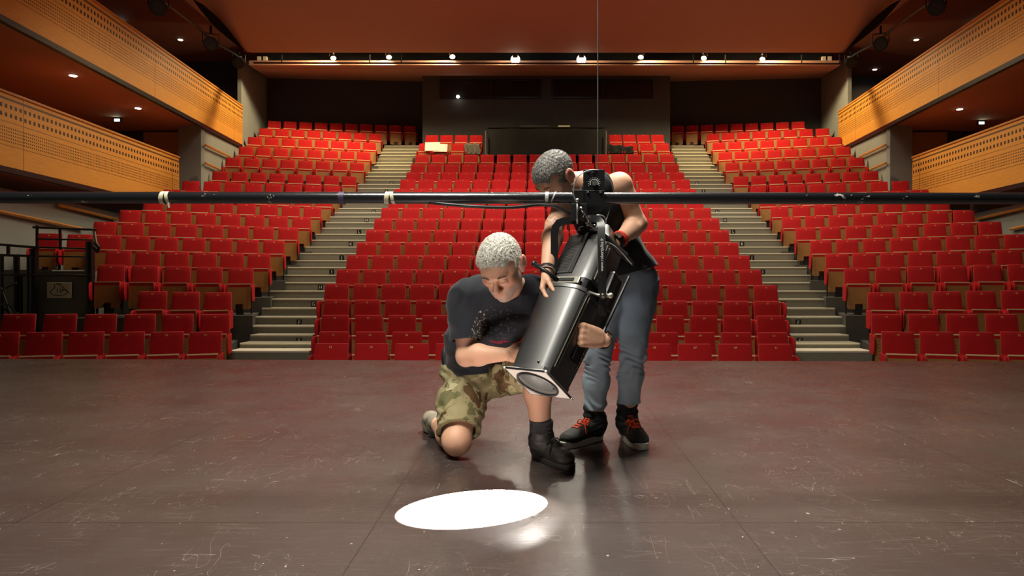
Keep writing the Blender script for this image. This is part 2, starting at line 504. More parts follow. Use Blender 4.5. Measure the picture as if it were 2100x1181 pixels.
# main panel: gentle facets running across the hall
prof = [(2.0, ZP + 1.1), (9.0, ZP + 0.55), (14.0, ZP + 0.18), (19.0, ZP + 0.02), (21.0, ZP)]
for (y0, z0), (y1, z1) in zip(prof[:-1], prof[1:]):
    vs = [(-8.95, y0, z0), (9.33, y0, z0), (9.33, y1, z1), (-8.95, y1, z1)]
    vs += [(x, y, z + 0.15) for x, y, z in vs]
    mb.add(vs, [(0, 1, 2, 3), (7, 6, 5, 4), (0, 4, 5, 1), (1, 5, 6, 2), (2, 6, 7, 3), (3, 7, 4, 0)])
struct(mb.build('ceiling', CEIL))
# rear ceiling behind the lamp slot
mb = MB(); z0, z1 = zfrom(133.5, 21.9), 8.15
vs = [(-9.30, 21.9, z0), (9.68, 21.9, z0), (10.8, 26.8, z1 + 0.1), (-10.4, 26.8, z1 + 0.1)]
vs += [(x, y, z + 0.15) for x, y, z in vs]
mb.add(vs, [(0, 1, 2, 3), (7, 6, 5, 4), (0, 4, 5, 1), (1, 5, 6, 2), (2, 6, 7, 3), (3, 7, 4, 0)])
struct(mb.build('ceiling', CEIL))
# slot box above
mb = MB(); mb.box((-9.2, 20.9, 8.3), (9.6, 22.6, 8.4)); mb.box((-9.2, 22.5, ZP), (9.6, 22.6, 8.4)); 
struct(mb.build('ceiling', BLACKPAINT))
# side ceilings above the upper balconies and the slab over the lower ones
for sgn, nm in ((-1, 'left'), (1, 'right')):
    g = (lambda x: x) if sgn < 0 else MX
    x0, x1 = sorted((g(-14.1), g(-8.8)))
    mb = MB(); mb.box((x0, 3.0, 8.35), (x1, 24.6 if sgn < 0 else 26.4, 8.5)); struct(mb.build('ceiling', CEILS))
    # edge of the main panel
    x0, x1 = sorted((g(-8.99), g(-8.90)))
    mb = MB()
    for (y0, z0), (y1, z1) in zip(prof[:-1], prof[1:]):
        vs = [(x0, y0, z0), (x1, y0, z0), (x1, y1, z1), (x0, y1, z1), (x0, y0, 8.4), (x1, y0, 8.4), (x1, y1, 8.4), (x0, y1, 8.4)]
        mb.add(vs, [(0, 3, 2, 1), (4, 5, 6, 7), (0, 1, 5, 4), (1, 2, 6, 5), (2, 3, 7, 6), (3, 0, 4, 7)])
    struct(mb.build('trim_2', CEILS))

# ---- balconies
def fascia_mat(name, rows_small, ang, ox, oy, h):
    "slatted timber balcony front: two rows of square holes above rows of drilled holes"
    m = mat(name, (0.55, 0.25, 0.05), 0.45); q = NB(m); v, s = q.obj()
    grain = q.noise(v, 3.0, 5, 0.6, stretch=(1, 1, 12))
    wood = q.ramp(grain, [(0.3, (0.70, 0.31, 0.050)), (0.7, (0.84, 0.40, 0.068))])
    # distance along the front: local X is along, local Z is up
    u, z = s[0], s[2]
    def rect(u, z, step, half_u, zc, half_z):
        fu = q.math('ABSOLUTE', q.math('SUBTRACT', q.math('FRACT', q.math('DIVIDE', u, step)), 0.5))
        a = q.math('LESS_THAN', fu, half_u / step)
        b = q.math('LESS_THAN', q.math('ABSOLUTE', q.math('SUBTRACT', z, zc)), half_z)
        return q.math('MULTIPLY', a, b)
    mask = q.math('MAXIMUM', rect(u, z, 0.12, 0.029, h * 0.83, 0.037), rect(u, z, 0.12, 0.029, h * 0.71, 0.037))
    zz = q.math('FRACT', q.math('DIVIDE', q.math('SUBTRACT', z, h * 0.325), 0.062))
    d1 = q.math('LESS_THAN', q.math('ABSOLUTE', q.math('SUBTRACT', zz, 0.5)), 0.23)
    uu = q.math('FRACT', q.math('DIVIDE', u, 0.054))
    d2 = q.math('LESS_THAN', q.math('ABSOLUTE', q.math('SUBTRACT', uu, 0.5)), 0.23)
    band = q.math('MULTIPLY', q.math('GREATER_THAN', z, h * 0.325), q.math('LESS_THAN', z, h * 0.325 + 0.062 * rows_small))
    mask = q.math('MAXIMUM', mask, q.math('MULTIPLY', q.math('MULTIPLY', d1, d2), band))
    for zl in (0.615, 0.292):
        ln = q.math('LESS_THAN', q.math('ABSOLUTE', q.math('SUBTRACT', z, h * zl)), 0.006)
        mask = q.math('MAXIMUM', mask, q.math('MULTIPLY', ln, 0.8))
    gr = q.math('LESS_THAN', q.math('ABSOLUTE', q.math('SUBTRACT', z, h * 0.93)), 0.022)
    mask = q.math('MAXIMUM', mask, q.math('MULTIPLY', gr, 0.85))
    pan = q.math('LESS_THAN', q.math('FRACT', q.math('DIVIDE', u, 5.4)), 0.003)
    mask = q.math('MAXIMUM', mask, q.math('MULTIPLY', pan, 0.8))
    q.l(q.mix(mask, wood, (0.035, 0.014, 0.004)), q.b.inputs['Base Color'])
    return m
H_F = 1.24
def balcony(name, a, b, m, label, soffit_x, cap_m, H_F=1.24):
    "a,b: (x,y,zbottom) near and far ends of the front"
    a = Vector(a); b = Vector(b); L = (b - a).length
    t = thing(name, (0, 0, 0), 0, label, 'balcony')
    ux = (b - a).normalized(); uz = Vector((0, 0, 1)); 
    out = ux.cross(uz); out = out if (out.x > 0) == (soffit_x > a.x) else -out   # towards the balcony's inside
    out.z = 0; out.normalize()
    M = Matrix((( ux.x, out.x, 0, a.x), (ux.y, out.y, 0, a.y), (ux.z, 0, 1, a.z), (0, 0, 0, 1)))
    mb = MB(); mb.box((0, 0, 0), (L, 0.05, H_F)); o = mb.build('perforated_front', m, t); o.matrix_world = M
    mb = MB(); mb.box((-0.02, -0.03, H_F), (L + 0.02, 0.16, H_F + 0.05)); o = mb.build('top_rail', cap_m, t, bevel=0.01); o.matrix_world = M
    mb = MB(); W = abs(soffit_x - a.x)
    mb.box((0, 0.05, 0.0), (L, W, 0.14)); o = mb.build('slab', SOFFIT, t); o.matrix_world = M
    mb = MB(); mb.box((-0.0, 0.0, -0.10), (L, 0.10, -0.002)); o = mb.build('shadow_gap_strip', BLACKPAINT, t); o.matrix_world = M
    return t
FM = fascia_mat('timber_balcony_front', 5, 0, 0, 0, H_F)
FM2 = fascia_mat('timber_balcony_front_lower', 5, 0, 0, 0, 1.345)
CAPM = mat('timber_rail', (0.62, 0.27, 0.06), 0.4, var=0.15, vscale=4)
for sgn, nm in ((-1, 'left'), (1, 'right')):
    g = (lambda x: x) if sgn < 0 else MX
    fx = 1 if sgn < 0 else 0
    d = 0.094
    yn, yf = 5.5, 22.4 + (0.8 if sgn > 0 else 0)
    balcony('upper_balcony', (g(-9.72 + d * (22.4 - yn)), yn, zfrom(297, 22.4)), (g(-9.72 - d * (yf - 22.4)), yf, zfrom(297, 22.4)), FM,
            'upper perforated timber balcony front on the %s side wall' % nm, g(-14.0), CAPM)
    sl = (3.25 - 3.57) / 5.8
    zf_ = zfrom(347.5, 18.65) - 1.345
    balcony('lower_balcony', (g(-9.66), 7.5, zf_ + 0.0562 * 11.15), (g(-9.82), 18.65, zf_), FM2,
            'lower perforated timber balcony front on the %s side wall' % nm, g(-14.0), CAPM, 1.345)
    # timber door panel beyond the lower balcony
    DP = mat('plywood_door', (0.50, 0.27, 0.08), 0.5, var=0.15, vscale=5)
    x0, x1 = sorted((g((292 - VX) * 20.0 / F), g((385 - VX) * 20.0 / F)))
    mb = MB(); mb.box((x0, 20.05, 1.5), (x1, 20.15, zfrom(270, 20.0)))
    o = mb.build('door_%d' % (1 + fx), DP); struct(o)
    # timber wall rails
    def rail(p, q, label, grp):
        m2 = MB(); m2.tube([p, q], 0.035, 6); oo = m2.build('wall_rail', CAPM)
        tag(oo, label, 'rail')
    def pr(px, py, D):
        v = P(px, py, D); v.x = v.x if sgn < 0 else MX(v.x); return v
    X = -10.28
    def onwall(px, py, X=X):
        D = X * F / (px - VX); return pr(px, py, D)
    rail(onwall(-40, 425), onwall(172, 470), 'long orange timber rail low on the %s grey wall under the lower balcony' % nm, None)
    rail(onwall(118, 420), onwall(240, 450), 'short upper orange timber rail on the %s grey wall under the lower balcony' % nm, None)
    def onw2(px, py):
        D = 19.4
        for _ in range(12):
            X2 = -9.45 - 0.3 * (D - 19.4) / 3.6; D = X2 * F / (px - VX)
        return pr(px, py, D)
    rail(onw2(421, 297), onw2(471, 321), 'higher of two orange timber rails on the %s wall stub by the top rows' % nm, None)
    rail(onw2(421, 334), onw2(452, 348), 'lower of two orange timber rails on the %s wall stub by the top rows' % nm, None)
# ================================================================== SEATS
# one folding seat, local frame: base centre on the floor, facing -Y
def rbox(name, lo, hi, bev, m):
    mb = MB(); mb.box(lo, hi)
    me = mb.mesh(name)
    bm = bmesh.new(); bm.from_mesh(me)
    bmesh.ops.bevel(bm, geom=bm.edges[:], offset=bev, segments=2, profile=0.5, affect='EDGES')
    bm.to_mesh(me); bm.free(); me.materials.append(m)
    return me
def seat_meshes():
    out = {}
    # backrest pad: slightly dished, wider at the bottom, leaning back
    nx, nz = 8, 6; vs = []; fs = []
    z0, z1 = 0.42, 0.88
    def pt(i, j, back):
        u = i / nx * 2 - 1; v = j / nz
        wdt = 0.228 - 0.012 * v
        y = 0.0 + 0.10 * v + (0.055 if back else -0.010 * (1 - u * u))
        ed = 0.012 * (abs(u) > 0.99) * (0 if back else 1) + 0.012 * (v > 0.99) * (0 if back else 1)
        return (u * wdt, y + ed, z0 + (z1 - z0) * v)
    for back in (0, 1):
        for j in range(nz + 1):
            for i in range(nx + 1): vs.append(pt(i, j, back))
    N = (nx + 1) * (nz + 1); id_ = lambda i, j, b: b * N + j * (nx + 1) + i
    for j in range(nz):
        for i in range(nx):
            fs.append((id_(i, j, 0), id_(i + 1, j, 0), id_(i + 1, j + 1, 0), id_(i, j + 1, 0)))
            fs.append((id_(i, j + 1, 1), id_(i + 1, j + 1, 1), id_(i + 1, j, 1), id_(i, j, 1)))
    for i in range(nx):
        fs.append((id_(i, nz, 0), id_(i + 1, nz, 0), id_(i + 1, nz, 1), id_(i, nz, 1)))
        fs.append((id_(i, 0, 1), id_(i + 1, 0, 1), id_(i + 1, 0, 0), id_(i, 0, 0)))
    for j in range(nz):
        fs.append((id_(nx, j, 0), id_(nx, j, 1), id_(nx, j + 1, 1), id_(nx, j + 1, 0)))
        fs.append((id_(0, j, 1), id_(0, j, 0), id_(0, j + 1, 0), id_(0, j + 1, 1)))
    me = bpy.data.meshes.new('backrest'); me.from_pydata(vs, [], fs); me.materials.append(RED)
    bm = bmesh.new(); bm.from_mesh(me)
    es = [e for e in bm.edges if e.calc_face_angle(0) > 0.9]
    bmesh.ops.bevel(bm, geom=es, offset=0.010, segments=2, profile=0.5, affect='EDGES'); bm.to_mesh(me); bm.free()
    me.shade_smooth(); out['backrest'] = me
    # wooden shell behind the back
    mb = MB(); mb.add([(-.215,.062,.40),(.215,.062,.40),(.205,.155,.865),(-.205,.155,.865),(-.215,.076,.40),(.215,.076,.40),(.205,.169,.865),(-.205,.169,.865)],
        [(0,3,2,1),(4,5,6,7),(0,1,5,4),(1,2,6,5),(2,3,7,6),(3,0,4,7)])
    me = mb.mesh('back_shell'); me.materials.append(CREAM_SHELL); out['back_shell'] = me
    # tipped-up seat: plywood underside with a notch, pale top edge
    mb = MB()
    poly = [(-.200,.575),(-.205,.135),(-.185,.105),(-.065,.105),(-.065,.205),(.065,.205),(.065,.105),(.185,.105),(.205,.135),(.200,.575)]
    yo = lambda z: -0.145 + (z - 0.175) * 0.05
    mb.prism(poly, lambda x, z: (x, yo(z) + 0.014, z), lambda x, z: (x, yo(z), z))
    me = mb.mesh('seat_pan'); me.materials.append(WOODSEAT); out['seat_pan'] = me
    mb = MB(); mb.box((-.203, -.130, .565), (.203, -.112, .582))
    me = mb.mesh('seat_edge'); me.materials.append(CREAM); out['seat_edge'] = me
    out['seat_cushion'] = rbox('seat_cushion', (-.200, -.128, .19), (.200, -.05, .572), 0.015, RED)
    # arm panel: rounded red upholstered panel
    mb = MB(); pr = []
    for k in range(9):
        a = math.pi * (0.5 + k / 16)         # front curve
        pr.append((-0.20 + 0.10 * math.cos(a) * 1.0, 0.47 + 0.10 * math.sin(a)))
    pr = [(0.10, 0.57)] + pr + [(-0.295, 0.38), (-0.27, 0.30), (-0.22, 0.25), (0.10, 0.25)]
    mb.prism(pr, lambda y, z: (-0.010, y, z), lambda y, z: (0.010, y, z))
    me = mb.mesh('armrest')
    bm = bmesh.new(); bm.from_mesh(me); es = [e for e in bm.edges if e.calc_face_angle(0) > 1.0]
    bmesh.ops.bevel(bm, geom=es, offset=0.007, segments=1, affect='EDGES'); bm.to_mesh(me); bm.free()
    me.materials.append(REDPIPE); out['armrest'] = me
    mb = MB(); mb.box((-.21, -0.02, 0.0), (-.19, 0.07, .42)); mb.box((.19, -0.02, 0.0), (.21, 0.07, .42)); mb.box((-.21, -0.06, .12), (.21, 0.07, .17))
    mb.box((-.06, -0.10, 0.0), (.06, 0.05, .30))
    me = mb.mesh('pedestal'); me.materials.append(DARK); out['pedestal'] = me
    mb = MB(); mb.box((-.02, -.0, -.009), (.02, .004, .009)); me = mb.mesh('number_plate'); me.materials.append(mat('number_plate_dark', (0.5, 0.22, 0.06), 0.4)); out['number_plate'] = me
    return out
CREAM_SHELL = mat('seat_back_plywood', (0.55, 0.30, 0.10), 0.5, var=0.15, vscale=5)
SM = seat_meshes()
NUMM = {}
GOLDTXT = mat('gold_lettering', (0.95, 0.62, 0.20), 0.4)
def num_mesh(n):
    if n not in NUMM:
        me = text_mesh('%02d' % n, 0.042, 0.001); me.materials.append(GOLDTXT); NUMM[n] = me
    return NUMM[n]
ORD = ['first', 'second', 'third', 'fourth', 'fifth', 'sixth', 'seventh', 'eighth', 'ninth', 'tenth', 'eleventh', 'twelfth',
       'thirteenth', 'fourteenth', 'fifteenth', 'sixteenth', 'seventeenth', 'eighteenth', 'nineteenth']
SEATS.sort(key=lambda s: s['y'] - (0.0 if s['block'] == 'centre' else 0.4))
IND, REST = SEATS[:300], SEATS[300:]
def seat_label(s):
    if s['block'] == 'centre':
        if s['row'] >= 18:
            return 'red folding seat beside the control desk, %s row of the centre block' % ORD[s['row'] - 1]
        side = 'left' if s['idx'] < s['n'] / 2 else 'right'
        k = s['idx'] if side == 'left' else s['n'] - 1 - s['idx']
        where = 'next to' if k == 0 else '%s from' % ORD[k]
        return 'red folding seat, centre block, %s row, %s the %s aisle' % (ORD[s['row'] - 1], where, side)
    k = s['idx']; where = 'on the aisle' if k == 0 else '%s from the aisle' % ORD[k]
    return 'red folding seat, %s block, %s row, %s' % (s['block'], ORD[s['row'] - 1], where)
for s in IND:
    t = thing('theatre_chair', (s['x'], s['y'], s['z']), s['rot'], seat_label(s), 'seat', 'red folding theatre seats, %s block' % s['block'])
    ch = {}
    for nm in ('backrest', 'back_shell', 'seat_pan', 'pedestal'):
        ch[nm] = link(nm, SM[nm], None, t)
    link('seat_edge', SM['seat_edge'], None, ch['seat_pan']); link('seat_cushion', SM['seat_cushion'], None, ch['seat_pan'])
    for sx in (-1, 1):
        a = link('armrest', SM['armrest'], None, t); a.location = (sx * 0.238, 0, 0)
    pl_ = link('number_plate', num_mesh(s['num'] % 100) if s['row'] <= 10 else SM['number_plate'], None, ch['backrest'])
    if s['row'] <= 10:
        pl_.location = (0, 0.072, 0.835); pl_.rotation_euler = (math.pi / 2 - 0.21, 0, 0); pl_.scale = (1, 1, 1)
    else:
        pl_.location = (0, 0.075, 0.84); pl_.rotation_euler = (-0.21, 0, 0)
# the remaining seats, further up, as one object
allv, allf, allm = [], [], []
mats_rest = [RED, CREAM_SHELL, WOODSEAT, CREAM, REDPIPE, DARK, mat('number_plate_dark', (0.5, 0.22, 0.06), 0.4)]
def arr(me):
    v = np.empty(len(me.vertices) * 3); me.vertices.foreach_get('co', v)
    return v.reshape(-1, 3), [tuple(p.vertices) for p in me.polygons], mats_rest.index(me.materials[0])
pieces = []
for nm in ('backrest', 'back_shell', 'seat_pan', 'seat_edge', 'seat_cushion', 'pedestal'): pieces.append(arr(SM[nm]) + ((0, 0, 0),))
pieces.append(arr(SM['number_plate']) + ((0, 0.072, 0.84),))
for sx in (-1, 1): pieces.append(arr(SM['armrest']) + ((sx * 0.238, 0, 0),))
nv = 0
for s in REST:
    c, sn = math.cos(s['rot']), math.sin(s['rot'])
    R = np.array([[c, sn, 0], [-sn, c, 0], [0, 0, 1]])
    for v, f, mi, off in pieces:
        q = (v + np.array(off)) @ R + np.array([s['x'], s['y'], s['z']])
        allv.append(q); allf += [tuple(i + nv for i in ff) for ff in f]; allm += [mi] * len(f); nv += len(v)
me = bpy.data.meshes.new('theatre_seats_upper_rows'); me.from_pydata(np.concatenate(allv).tolist(), [], allf)
for m in mats_rest: me.materials.append(m)
me.polygons.foreach_set('material_index', allm); me.update()
o = link('theatre_chairs_upper_rows', me)
tag(o, 'remaining red folding seats of the upper rows below the back walls', 'seats', kind='stuff')
print('SEATS', len(SEATS), 'split D', IND[-1]['y'])
# ================================================================== LAMPS IN THE CEILING SLOT
slotx = [(684,120),(798,118),(928,117),(1057,123),(1192,123),(1314,118),(1443,120),(1563,122)]
BULBW = emis('lamp_glow', (1.0, 0.86, 0.55), 9)
BULBB = emis('lamp_glow_strong', (1.0, 0.93, 0.72), 14)
names = ['leftmost', 'second from the left', 'third from the left', 'left one of the two brightest', 'right one of the two brightest',
         'third from the right', 'second from the right', 'rightmost']
for i, (px, py) in enumerate(slotx):
    D = 21.45; p = P(px, py, D); big = i in (3, 4)
    t = thing('house_lamp', p, 0, ('round house lamp glowing in the ceiling slot, %s' if not big else 'glaring house lamp in the ceiling slot, %s') % names[i], 'lamp', 'house lamps in the ceiling slot')
    mb = MB(); mb.tube([(0, -0.14, 0.03), (0, -0.20, 0.20)], [0.09, 0.07], 14); mb.tube([(0, -.20, .2), (0, -.20, 8.31 - p.z)], .015, 6); h = mb.build('lamp_housing', BLACKPAINT, t, smooth=True)
    r = 0.145 if big else 0.085
    mb = MB(); mb.ball((0, -0.04, 0.0), r, 14, 8); b = mb.build('bulb', BULBB if big else BULBW, t, smooth=True)
    if not big: b.scale = (1, 0.6, 0.75)
    # the lamp's own light
    if big:
        s = spot('house_spot', p + Vector((0, -0.30, -0.12)), (0.1 if px < 1100 else 0.5, 3.0, 0.3), 230, (1, 0.93, 0.78), 26, 0.6, 0.32)
    s = spot('house_spot', p + Vector((0, 0.02, 0.125)), (p.x * 1.3 + (-1.6 if px < 1100 else 1.6), 21.9, 3.0), 470 if not big else 280, (1.0, 0.76, 0.42), 150, 0.7, 0.06)
# slot pipe with hangers
mb = MB(); za = zfrom(128.5, 21.2)
mb.tube([P(520, 129, 21.2), P(1724, 131, 21.2)], 0.03, 8)
o = mb.build('ceiling_pipe', mat('brown_pipe', (0.10, 0.04, 0.025), 0.5)); tag(o, 'long thin pipe running under the ceiling lamp slot', 'pipe')
for px in (578, 758, 823, 1422, 1488, 1644, 1722):
    m2 = MB(); m2.tube([P(px, 112, 21.2), P(px, 129, 21.2)], 0.02, 6); m2.build('pipe_hanger', BLACKPAINT, o)
for j, px in enumerate((531, 543, 1690, 1702)):
    a = P(px, 120, 22.41); m2 = MB(); m2.box((a.x - .06, a.y, a.z - .07), (a.x + .06, a.y + .08, a.z + .07))
    oo = m2.build('slot_socket', mat('pale_plastic', (0.75, 0.62, 0.5), 0.5))
    tag(oo, 'small pale square socket at the %s end of the ceiling slot, %s' % (('left', 'outer') if j == 0 else ('left', 'inner') if j == 1 else ('right', 'inner') if j == 2 else ('right', 'outer')), 'socket')
# ---- side ceiling recess, curved rig bar and theatre spotlights
LENSG = mat('fixture_lens', (0.06, 0.05, 0.04), 0.15)
def fixture(p, aim, label, s=1.0):
    t = thing('theatre_spotlight', p, 0, label, 'spotlight')
    d = Vector(aim).normalized()
    mb = MB(); mb.tube([-d * .2 * s, -d * .14 * s, d * .14 * s, d * .16 * s], [.07 * s, .12 * s, .12 * s, .15 * s], 14); mb.build('lamp_body', BLACKPAINT, t)
    mb = MB(); mb.disc(d * .161 * s, d, .115 * s, .006, 16); mb.build('lens', LENSG, t)
    mb = MB(); sd = Vector((d.y, -d.x, 0)).normalized() * .16 * s
    mb.tube([sd, sd + Vector((0, 0, .2 * s)), -sd + Vector((0, 0, .2 * s)), -sd], .015, 6); mb.tube([(0, 0, .2 * s), (0, 0, .36 * s)], .03, 6); mb.build('yoke', BLACKPAINT, t)
for sgn, nm in ((-1, 'left'), (1, 'right')):
    g = (lambda v: v) if sgn < 0 else (lambda v: Vector((MX(v.x), v.y, v.z)))
    # dark lens-shaped recess in the ceiling side
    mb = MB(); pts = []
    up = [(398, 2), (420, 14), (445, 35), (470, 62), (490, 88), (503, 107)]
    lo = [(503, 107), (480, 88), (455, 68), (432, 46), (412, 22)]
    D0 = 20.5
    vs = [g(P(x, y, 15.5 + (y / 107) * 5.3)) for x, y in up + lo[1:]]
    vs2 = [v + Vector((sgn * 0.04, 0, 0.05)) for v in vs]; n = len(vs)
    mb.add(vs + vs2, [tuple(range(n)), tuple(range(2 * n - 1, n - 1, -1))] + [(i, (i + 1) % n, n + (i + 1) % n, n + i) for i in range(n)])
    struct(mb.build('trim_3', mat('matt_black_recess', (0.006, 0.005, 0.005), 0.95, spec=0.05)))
    bar = [g(P(x, y, D)) for x, y, D in ((318, -10, 15.2), (360, 22, 16.6), (400, 52, 17.9), (440, 86, 19.3), (480, 110, 20.5), (500, 124, 21.0))]
    mb = MB(); mb.tube(bar, 0.035, 8); o = mb.build('rigging_bar', BLACKPAINT)
    tag(o, 'black lighting bar following the %s edge of the ceiling' % nm, 'bar')
    fixture(g(P(325, 12, 15.4)), (-sgn * 0.5, -1, -0.6), 'black theatre spotlight nearest the stage on the %s ceiling bar' % nm, 1.25)
    fixture(g(P(432, 88, 19.0)), (-sgn * 0.5, -1, -0.5), 'black theatre spotlight halfway along the %s ceiling bar' % nm, 1.3)
    fixture(g(P(490, 128, 20.8)), (-sgn * 0.3, -1, -0.4), 'black theatre spotlight at the far end of the %s ceiling bar' % nm, 1.15)
# ---- downlights
DL = emis('downlight_glow', (1.0, 0.9, 0.75), 12)
GL = emis('green_exit_glow', (0.6, 1.0, 0.85), 8)
def downlight(px, py, z, label, m=DL, r=0.07, light=70):
    D = (CH - z) * F / (py - VY) if py != VY else 20
    p = P(px, py, D)
    t = thing('downlight', (p.x, p.y, z), 0, label, 'lamp')
    mb = MB(); mb.disc((0, 0, -0.012), (0, 0, 1), r * 1.25, 0.012, 16); mb.build('trim_ring', mat('downlight_ring', (0.5, 0.45, 0.4), 0.4), t)
    mb = MB(); mb.disc((0, 0, -0.022), (0, 0, 1), r, 0.01, 16); mb.build('lamp_face', m, t)
    if light:
        s = spot('downlight_beam', (p.x, p.y, z - 0.05), (p.x, p.y, 0), light, (1.0, 0.62, 0.36), 150, 1.0, 0.05)
zs = zfrom(297, 22.4); zt = 8.35
for (px, py, z, lab) in ((370, 81, zt, 'small bright downlight in the ceiling above the left upper balcony'),
                         (1879, 81, zt, 'small bright downlight in the ceiling above the right upper balcony, nearer one'),
                         (1794, 142, zt, 'small bright downlight in the ceiling above the right upper balcony, farther one'),
                         (150, 154, zs, 'small downlight under the left upper balcony, nearer one'),
                         (283, 221, zs, 'small downlight under the left upper balcony, farther one'),
                         (1968, 223, zs, 'small downlight under the right upper balcony')):
    downlight(px, py, z - 0.0, lab)
for (px, py, D, lab) in ((248, 47, 20.55, 'greenish light above the left upper balcony'), (240, 242, 18.35, 'greenish light under the left upper balcony'),
                     (1999, 56, 20.9, 'greenish light above the right upper balcony'), (2013, 249, 18.7, 'greenish light under the right upper balcony')):
    p = P(px, py, D); p.z = (8.35 if p.z > 6 else zs) - .07; t = thing('exit_light', p, 0, 'small ' + lab, 'lamp')
    mb = MB(); mb.box((-.10, 0, -.06), (.10, .05, .07)); mb.build('sign_box', BLACKPAINT, t)
    mb = MB(); mb.box((-.07, -.008, -.045), (.07, 0, .02)); mb.build('lit_panel', GL, t)
p = P(939, 198, 24.6)  # small glowing ball added for a lamp's reflection in the booth window
mb = MB(); mb.ball(p, 0.06, 10, 6); o = mb.build('booth_glint', DL); tag(o, 'tiny white lamp reflection at the control booth window, added as a glowing ball', 'lamp')

# ================================================================== CONTROL DESK AND THINGS ON THE SEATS
CLOTH = mat('black_cloth', (0.022, 0.023, 0.022), 0.95, var=0.2, vscale=3)
GCLOTH = mat('grey_cloth', (0.20, 0.20, 0.17), 0.9, var=0.15, vscale=5)
Dd = 22.75
a = P(1000, 320, Dd); b = P(1240, 261, Dd)
t = thing('control_desk', ((a.x + b.x) / 2, Dd, a.z), 0, 'long sound and light desk under a black cover among the top centre rows', 'desk')
def drape(lo, hi, fold, nx=60, nz=14):
    (x0, y0, z0), (x1, y1, z1) = lo, hi
    mb = MB(); vs = []; fs = []
    for j in range(nz + 1):
        for i in range(nx + 1):
            u = i / nx; v = j / nz
            vs.append((x0 + (x1 - x0) * u, y0 + fold * math.sin(u * 47 + 2 * math.sin(u * 9 + v)) * (1 - v) + fold * .6 * math.sin(u * 23), z0 + (z1 - z0) * v))
    for j in range(nz):
        for i in range(nx):
            k = j * (nx + 1) + i; fs.append((k, k + 1, k + nx + 2, k + nx + 1))
    mb.add(vs, fs)
    mb.box((x0, y0 + 0.04, z0), (x1, y1, z1 - .002)); mb.box((x0 - .01, y0 - .02, z1 - .02), (x1 + .01, y1, z1 + .01))
    return mb
drape((a.x - t.location.x, -0.03, 0), (b.x - t.location.x, 0.9, b.z - a.z), 0.012).build('desk_cover', CLOTH, t, smooth=False)
mb = MB(); mb.box((-.85, .2, b.z - a.z), (.1, .7, b.z - a.z + .10)); mb.build('mixing_console', mat('console_dark', (.03, .03, .035), .5), t, bevel=.01)
p = P(1157, 256, 23.0); mb = MB()
for k in range(3): mb.box((-.22 + k * .02, 0, k * .012), (.22 + k * .02, .30, k * .012 + .01))
mb.box((-.2, .05, .036), (.2, .3, .11))
o = mb.build('paper_stack', mat('cream_paper', (0.85, 0.78, 0.6), 0.7)); o.location = (p.x, p.y, b.z + .012)
tag(o, 'stack of cream papers lying on the black covered desk', 'papers')
for px, lab in ((1137, 'left'), (1057, 'far left')):
    q = P(px, 240, 23.2); mb = MB()
    mb.tube([(0, 0, 0), (0, 0, .28), (.05, -.02, .38), (.13, -.05, .38)], .012, 6); mb.box((-.08, -.08, 0), (.08, .08, .015))
    o = mb.build('desk_lamp', BLACKPAINT); o.location = (q.x, q.y, b.z + .012); tag(o, 'small black gooseneck lamp on the covered desk, %s one' % lab, 'lamp')
# thin posts at the desk's ends
for px, D, lab in ((996, 22.6, 'left'), (1243, 22.6, 'right')):
    q0, q1 = P(px, 322, D), P(px, 268, D); mb = MB(); mb.tube([q0, q1], .022, 8); mb.box((q0.x - .1, q0.y - .1, q0.z - .01), (q0.x + .1, q0.y + .1, q0.z + .02))
    o = mb.build('desk_post', mat('grey_metal', (.35, .34, .3), .4, metal=.6)); tag(o, 'thin grey post at the %s end of the covered desk' % lab, 'post')
def cloth_pile(px0, px1, py0, py1, D, m, label, seed, name='cloth'):
    r_ = random.Random(seed); a = P(px0, py1, D); b = P(px1, py0, D - 0)
    mb = MB(); nx, ny = 26, 16; vs = []; fs = []
    for j in range(ny + 1):
        for i in range(nx + 1):
            u = i / nx; v = j / ny
            # over the top of the backs and down the front
            top = b.z - .05 * abs(math.sin(u * 7 + seed)) - (0.10 * u if seed % 2 else 0.0)
            if v < .7: z = a.z + (top - a.z) * (v / .7); y = D - .12 - .03 * math.sin(u * 19 + seed) * (1 - v)
            else: z = top + .01; y = D - .12 + (v - .7) / .3 * .22
            vs.append((a.x + (b.x - a.x) * u + .02 * math.sin(v * 9), y, z))
    for j in range(ny):
        for i in range(nx):
            k = j * (nx + 1) + i; fs.append((k, k + 1, k + nx + 2, k + nx + 1))
    mb.add(vs, fs); o = mb.build(name, m, smooth=True)
    so = o.modifiers.new('s', 'SOLIDIFY'); so.thickness = 0.012
    tag(o, label, 'cloth'); return o
cloth_pile(954, 985, 294, 318, CD[18] - .05, GCLOTH, 'grey cloth thrown over a seat left of the covered desk', 2)
cloth_pile(1246, 1298, 295, 316, CD[18] - .05, CLOTH, 'dark cloth thrown over seats right of the covered desk', 3)
PAPER = mat('white_paper', (0.95, 0.93, 0.86), 0.7)
